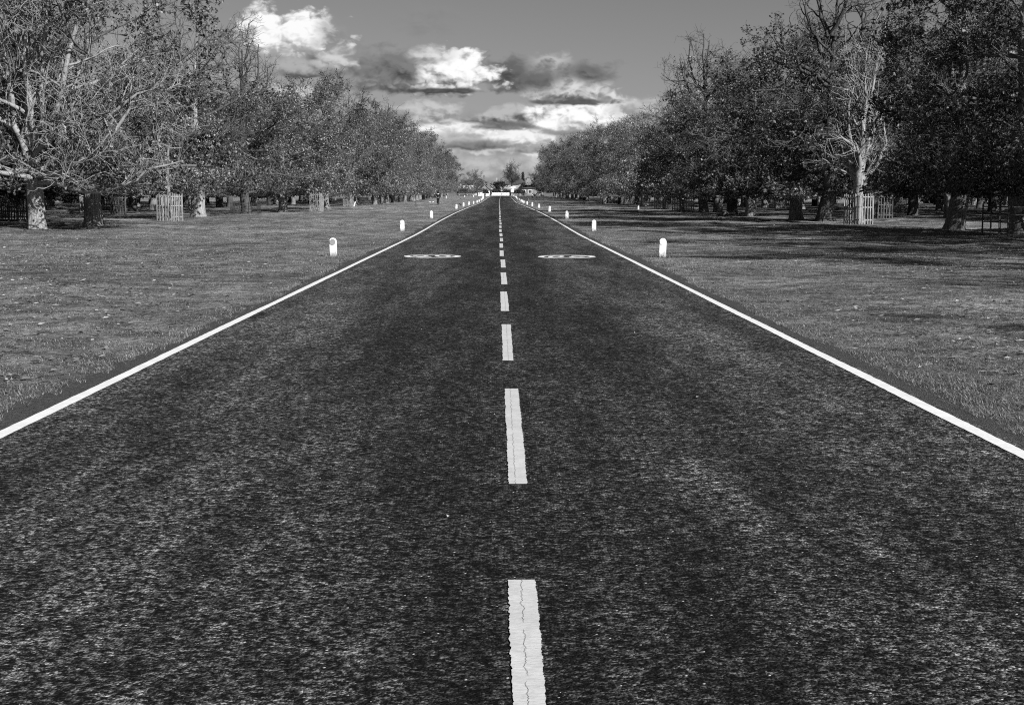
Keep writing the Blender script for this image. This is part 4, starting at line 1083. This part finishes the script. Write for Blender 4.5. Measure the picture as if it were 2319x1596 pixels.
# clouds, laid out by compass direction and height above the horizon
co = wt.node('ShaderNodeTexCoord').outputs['Generated']
sx = wt.node('ShaderNodeSeparateXYZ'); wt.put(sx.inputs[0], co)
az = wt.math('ARCTAN2', sx.outputs[0], sx.outputs[1]); el = wt.math('ARCSINE', sx.outputs[2])
U = wt.math('MULTIPLY_ADD', az, 31.23, 11.295); V_ = wt.math('MULTIPLY_ADD', el, -31.23, 4.417)
cv = wt.node('ShaderNodeCombineXYZ'); wt.put(cv.inputs[0], U); wt.put(cv.inputs[1], V_)
P0 = wt.mapv(cv.outputs[0], (1, 1.5, 1))
warp = wt.node('ShaderNodeTexNoise'); wt.put(warp.inputs['Vector'], P0); warp.inputs['Scale'].default_value = 2.2; warp.inputs['Detail'].default_value = 4
wv = wt.node('ShaderNodeVectorMath', operation='MULTIPLY_ADD'); wt.put(wv.inputs[0], warp.outputs['Color']); wv.inputs[1].default_value = (.35, .35, 0); wt.put(wv.inputs[2], P0)
N1 = wt.noise(wv.outputs[0], 2.3, 8, .52)
def puff(vec):
    o_ = []
    for sc_ in (1.9, 4.3, 9.5):
        vn = wt.node('ShaderNodeTexVoronoi', feature='F1', voronoi_dimensions='2D'); wt.put(vn.inputs['Vector'], vec); vn.inputs['Scale'].default_value = sc_
        o_.append(vn.outputs['Distance'])
    t_ = wt.math('ADD', o_[0], wt.math('ADD', wt.math('MULTIPLY', o_[1], .5), wt.math('MULTIPLY', o_[2], .25)))
    return wt.math('MULTIPLY_ADD', t_, -.85, 1.12)
PF1 = puff(wv.outputs[0]); PF2 = puff(wt.mapv(wv.outputs[0], (1, 1, 1), (.07, -.12, 0)))
N2 = wt.noise(wt.mapv(wv.outputs[0], (1, 1, 1), (.07, -.12, 0)), 2.3, 4, .5)
NB = wt.noise(wt.mapv(wv.outputs[0], (1, 1, 1), (5, 9, 0)), 1.3, 6, .55)
rel = wt.math('ADD', wt.math('MULTIPLY', wt.math('SUBTRACT', N1, N2), .5), wt.math('MULTIPLY', wt.math('SUBTRACT', PF1, PF2), .45))
N1 = wt.math('ADD', wt.math('MULTIPLY', N1, .72), wt.math('MULTIPLY', PF1, .28))

gt = bpy.data.node_groups.new('cloud', 'ShaderNodeTree')
ins = ['U', 'V', 'N', 'NB', 'Rel', 'cx', 'cy', 'rx', 'rt', 'rb', 'bright', 'base', 'soft', 'op', 'In']
for nm in ins: gt.interface.new_socket(nm, in_out='INPUT', socket_type='NodeSocketFloat')
gt.interface.new_socket('Out', in_out='OUTPUT', socket_type='NodeSocketFloat')
q = NT(gt); gi = q.node('NodeGroupInput'); go = q.node('NodeGroupOutput'); I = {nm: gi.outputs[nm] for nm in ins}
du = q.math('DIVIDE', q.math('SUBTRACT', I['U'], I['cx']), I['rx'])
dv = q.math('SUBTRACT', I['V'], I['cy'])
ab = q.math('LESS_THAN', dv, 0.0)
dvn = q.math('DIVIDE', dv, q.mixf(ab, I['rb'], I['rt']))
rr_ = q.math('SQRT', q.math('ADD', q.math('MULTIPLY', du, du), q.math('MULTIPLY', dvn, dvn)))
dens = q.math('ADD', q.math('SUBTRACT', 1.12, rr_), q.math('MULTIPLY', q.math('SUBTRACT', I['N'], .5), 1.9))
dens = q.math('ADD', dens, q.math('MULTIPLY', q.math('SUBTRACT', I['NB'], .5), .9))
mask = q.math('MULTIPLY', q.ramp(dens, .04, q.math('ADD', .04, I['soft'])), I['op'])
hgt = q.math('MULTIPLY_ADD', dvn, -.75, .68)
sh = q.math('ADD', hgt, q.math('MULTIPLY', I['Rel'], 2.0))
sh = q.math('ADD', sh, q.math('MULTIPLY', q.math('SUBTRACT', I['NB'], .5), 1.1))
shv = q.mixf(q.ramp(sh, 0, 1), I['base'], I['bright'])
q.put(go.inputs[0], q.mixf(mask, I['In'], shv))
cur = wt.math('MULTIPLY', skyv, STR)
# brighter air low over the horizon
cur = wt.math('MULTIPLY', cur, 1.0)
K = 2 ** -EXPO
def lin(v): return ((v + .055) / 1.055) ** 2.4 if v > .04 else v / 12.92
clouds = [  # cx, cy, rx, above, below, bright, base, softness, opacity  (hundreds of picture units)
    (11.3, 3.8, 3.6, .4, .45, .84, .66, .9, .65), (11.6, 3.45, 2.6, .16, .12, .84, .55, .6, .8), (12.8, 3.5, 1.0, .3, .2, .93, .75, .6, .8),
    (10.7, 3.30, 1.0, .22, .10, .74, .34, .4, .95), (12.3, 3.42, .8, .12, .07, .6, .42, .4, .85), (11.75, 3.2, .75, .28, .14, .98, .62, .35, .95), (9.6, 3.05, .9, .3, .2, .9, .7, .6, .8),
    (10.2, 3.0, 1.15, .24, .12, .98, .72, .35, .95), (9.6, 2.72, .95, .30, .16, .80, .42, .4, .9), (10.8, 2.72, .5, .18, .12, .6, .34, .4, .9), (11.55, 2.68, .75, .26, .2, .74, .32, .4, .95), (11.5, 2.9, .9, .1, .08, .42, .34, .4, .85),
    (13.2, 2.85, 1.15, .48, .22, 1.0, .62, .3, 1.0), (14.3, 2.5, .6, .22, .3, .80, .6, .6, .8),
    (12.9, 2.18, .95, .36, .24, .88, .36, .35, .95), (12.4, 1.62, .6, .3, .3, .80, .42, .6, .75), (13.3, 1.72, .65, .24, .32, .42, .24, .6, .9),
    (11.4, 1.78, .95, .4, .34, .40, .22, .5, .95), (12.2, 1.9, .7, .3, .3, .42, .24, .6, .85), (9.0, 2.05, .9, .16, .14, .42, .28, .6, .85), (10.05, 1.95, 1.1, .55, .24, 1.0, .35, .3, 1.0), (9.1, 1.72, .65, .5, .42, .46, .24, .5, .95), (10.0, 2.12, .95, .07, .06, .30, .24, .4, .95), (12.95, 2.37, .85, .07, .06, .34, .28, .4, .9), (13.2, 3.04, .95, .06, .06, .55, .45, .4, .8), (9.75, 1.35, .5, .2, .2, .85, .5, .5, .8),
    (8.2, 1.55, .9, .35, .4, .50, .30, .7, .85), (6.9, 1.8, .5, .12, .1, .34, .28, .5, .9), (7.2, 1.45, .3, .2, .2, .36, .3, .6, .8), (10.7, 3.33, .85, .14, .1, .5, .36, .5, .9), (8.95, 2.68, .5, .15, .12, .55, .42, .5, .8), (7.6, 1.5, .55, .28, .2, .86, .6, .5, .85), (6.85, 1.65, .6, .3, .25, .70, .36, .5, .9), (6.7, 1.1, .95, .62, .32, .99, .66, .3, 1.0), (7.6, .95, .4, .4, .3, .62, .45, .7, .7),
    (9.7, .55, .7, .3, .4, .56, .42, 1.0, .5), (6.9, 2.15, .7, .15, .12, .92, .8, .6, .7)]
for c in clouds:
    nd = wt.node('ShaderNodeGroup'); nd.node_tree = gt
    for nm, v in zip(['U', 'V', 'N', 'NB', 'Rel'], [U, V_, N1, NB, rel]): wt.put(nd.inputs[nm], v)
    vals = list(c); vals[2] *= 1.22; vals[3] *= 1.3; vals[4] *= 1.2; vals[7] *= 1.5; vals[5] = lin(c[5]) * K; vals[6] = lin(c[6]) * K
    for nm, v in zip(['cx', 'cy', 'rx', 'rt', 'rb', 'bright', 'base', 'soft', 'op'], vals): nd.inputs[nm].default_value = v
    wt.put(nd.inputs['In'], cur); cur = nd.outputs[0]
wt.put(bg.inputs[0], wt.grey(wt.math('DIVIDE', cur, STR))); bg.inputs[1].default_value = STR

# ------------------------------------------------------------------ render settings
scene.view_settings.view_transform = 'Standard'; scene.view_settings.look = 'None'
scene.view_settings.exposure = EXPO; scene.view_settings.gamma = 1
scene.render.engine = 'CYCLES'
cy = scene.cycles
cy.max_bounces = 5; cy.diffuse_bounces = 2; cy.glossy_bounces = 2; cy.transmission_bounces = 2; cy.transparent_max_bounces = 4
cy.pixel_filter_type = 'BLACKMAN_HARRIS'; cy.filter_width = 1.1
cy.use_denoising = False
cy.sample_clamp_indirect = 4
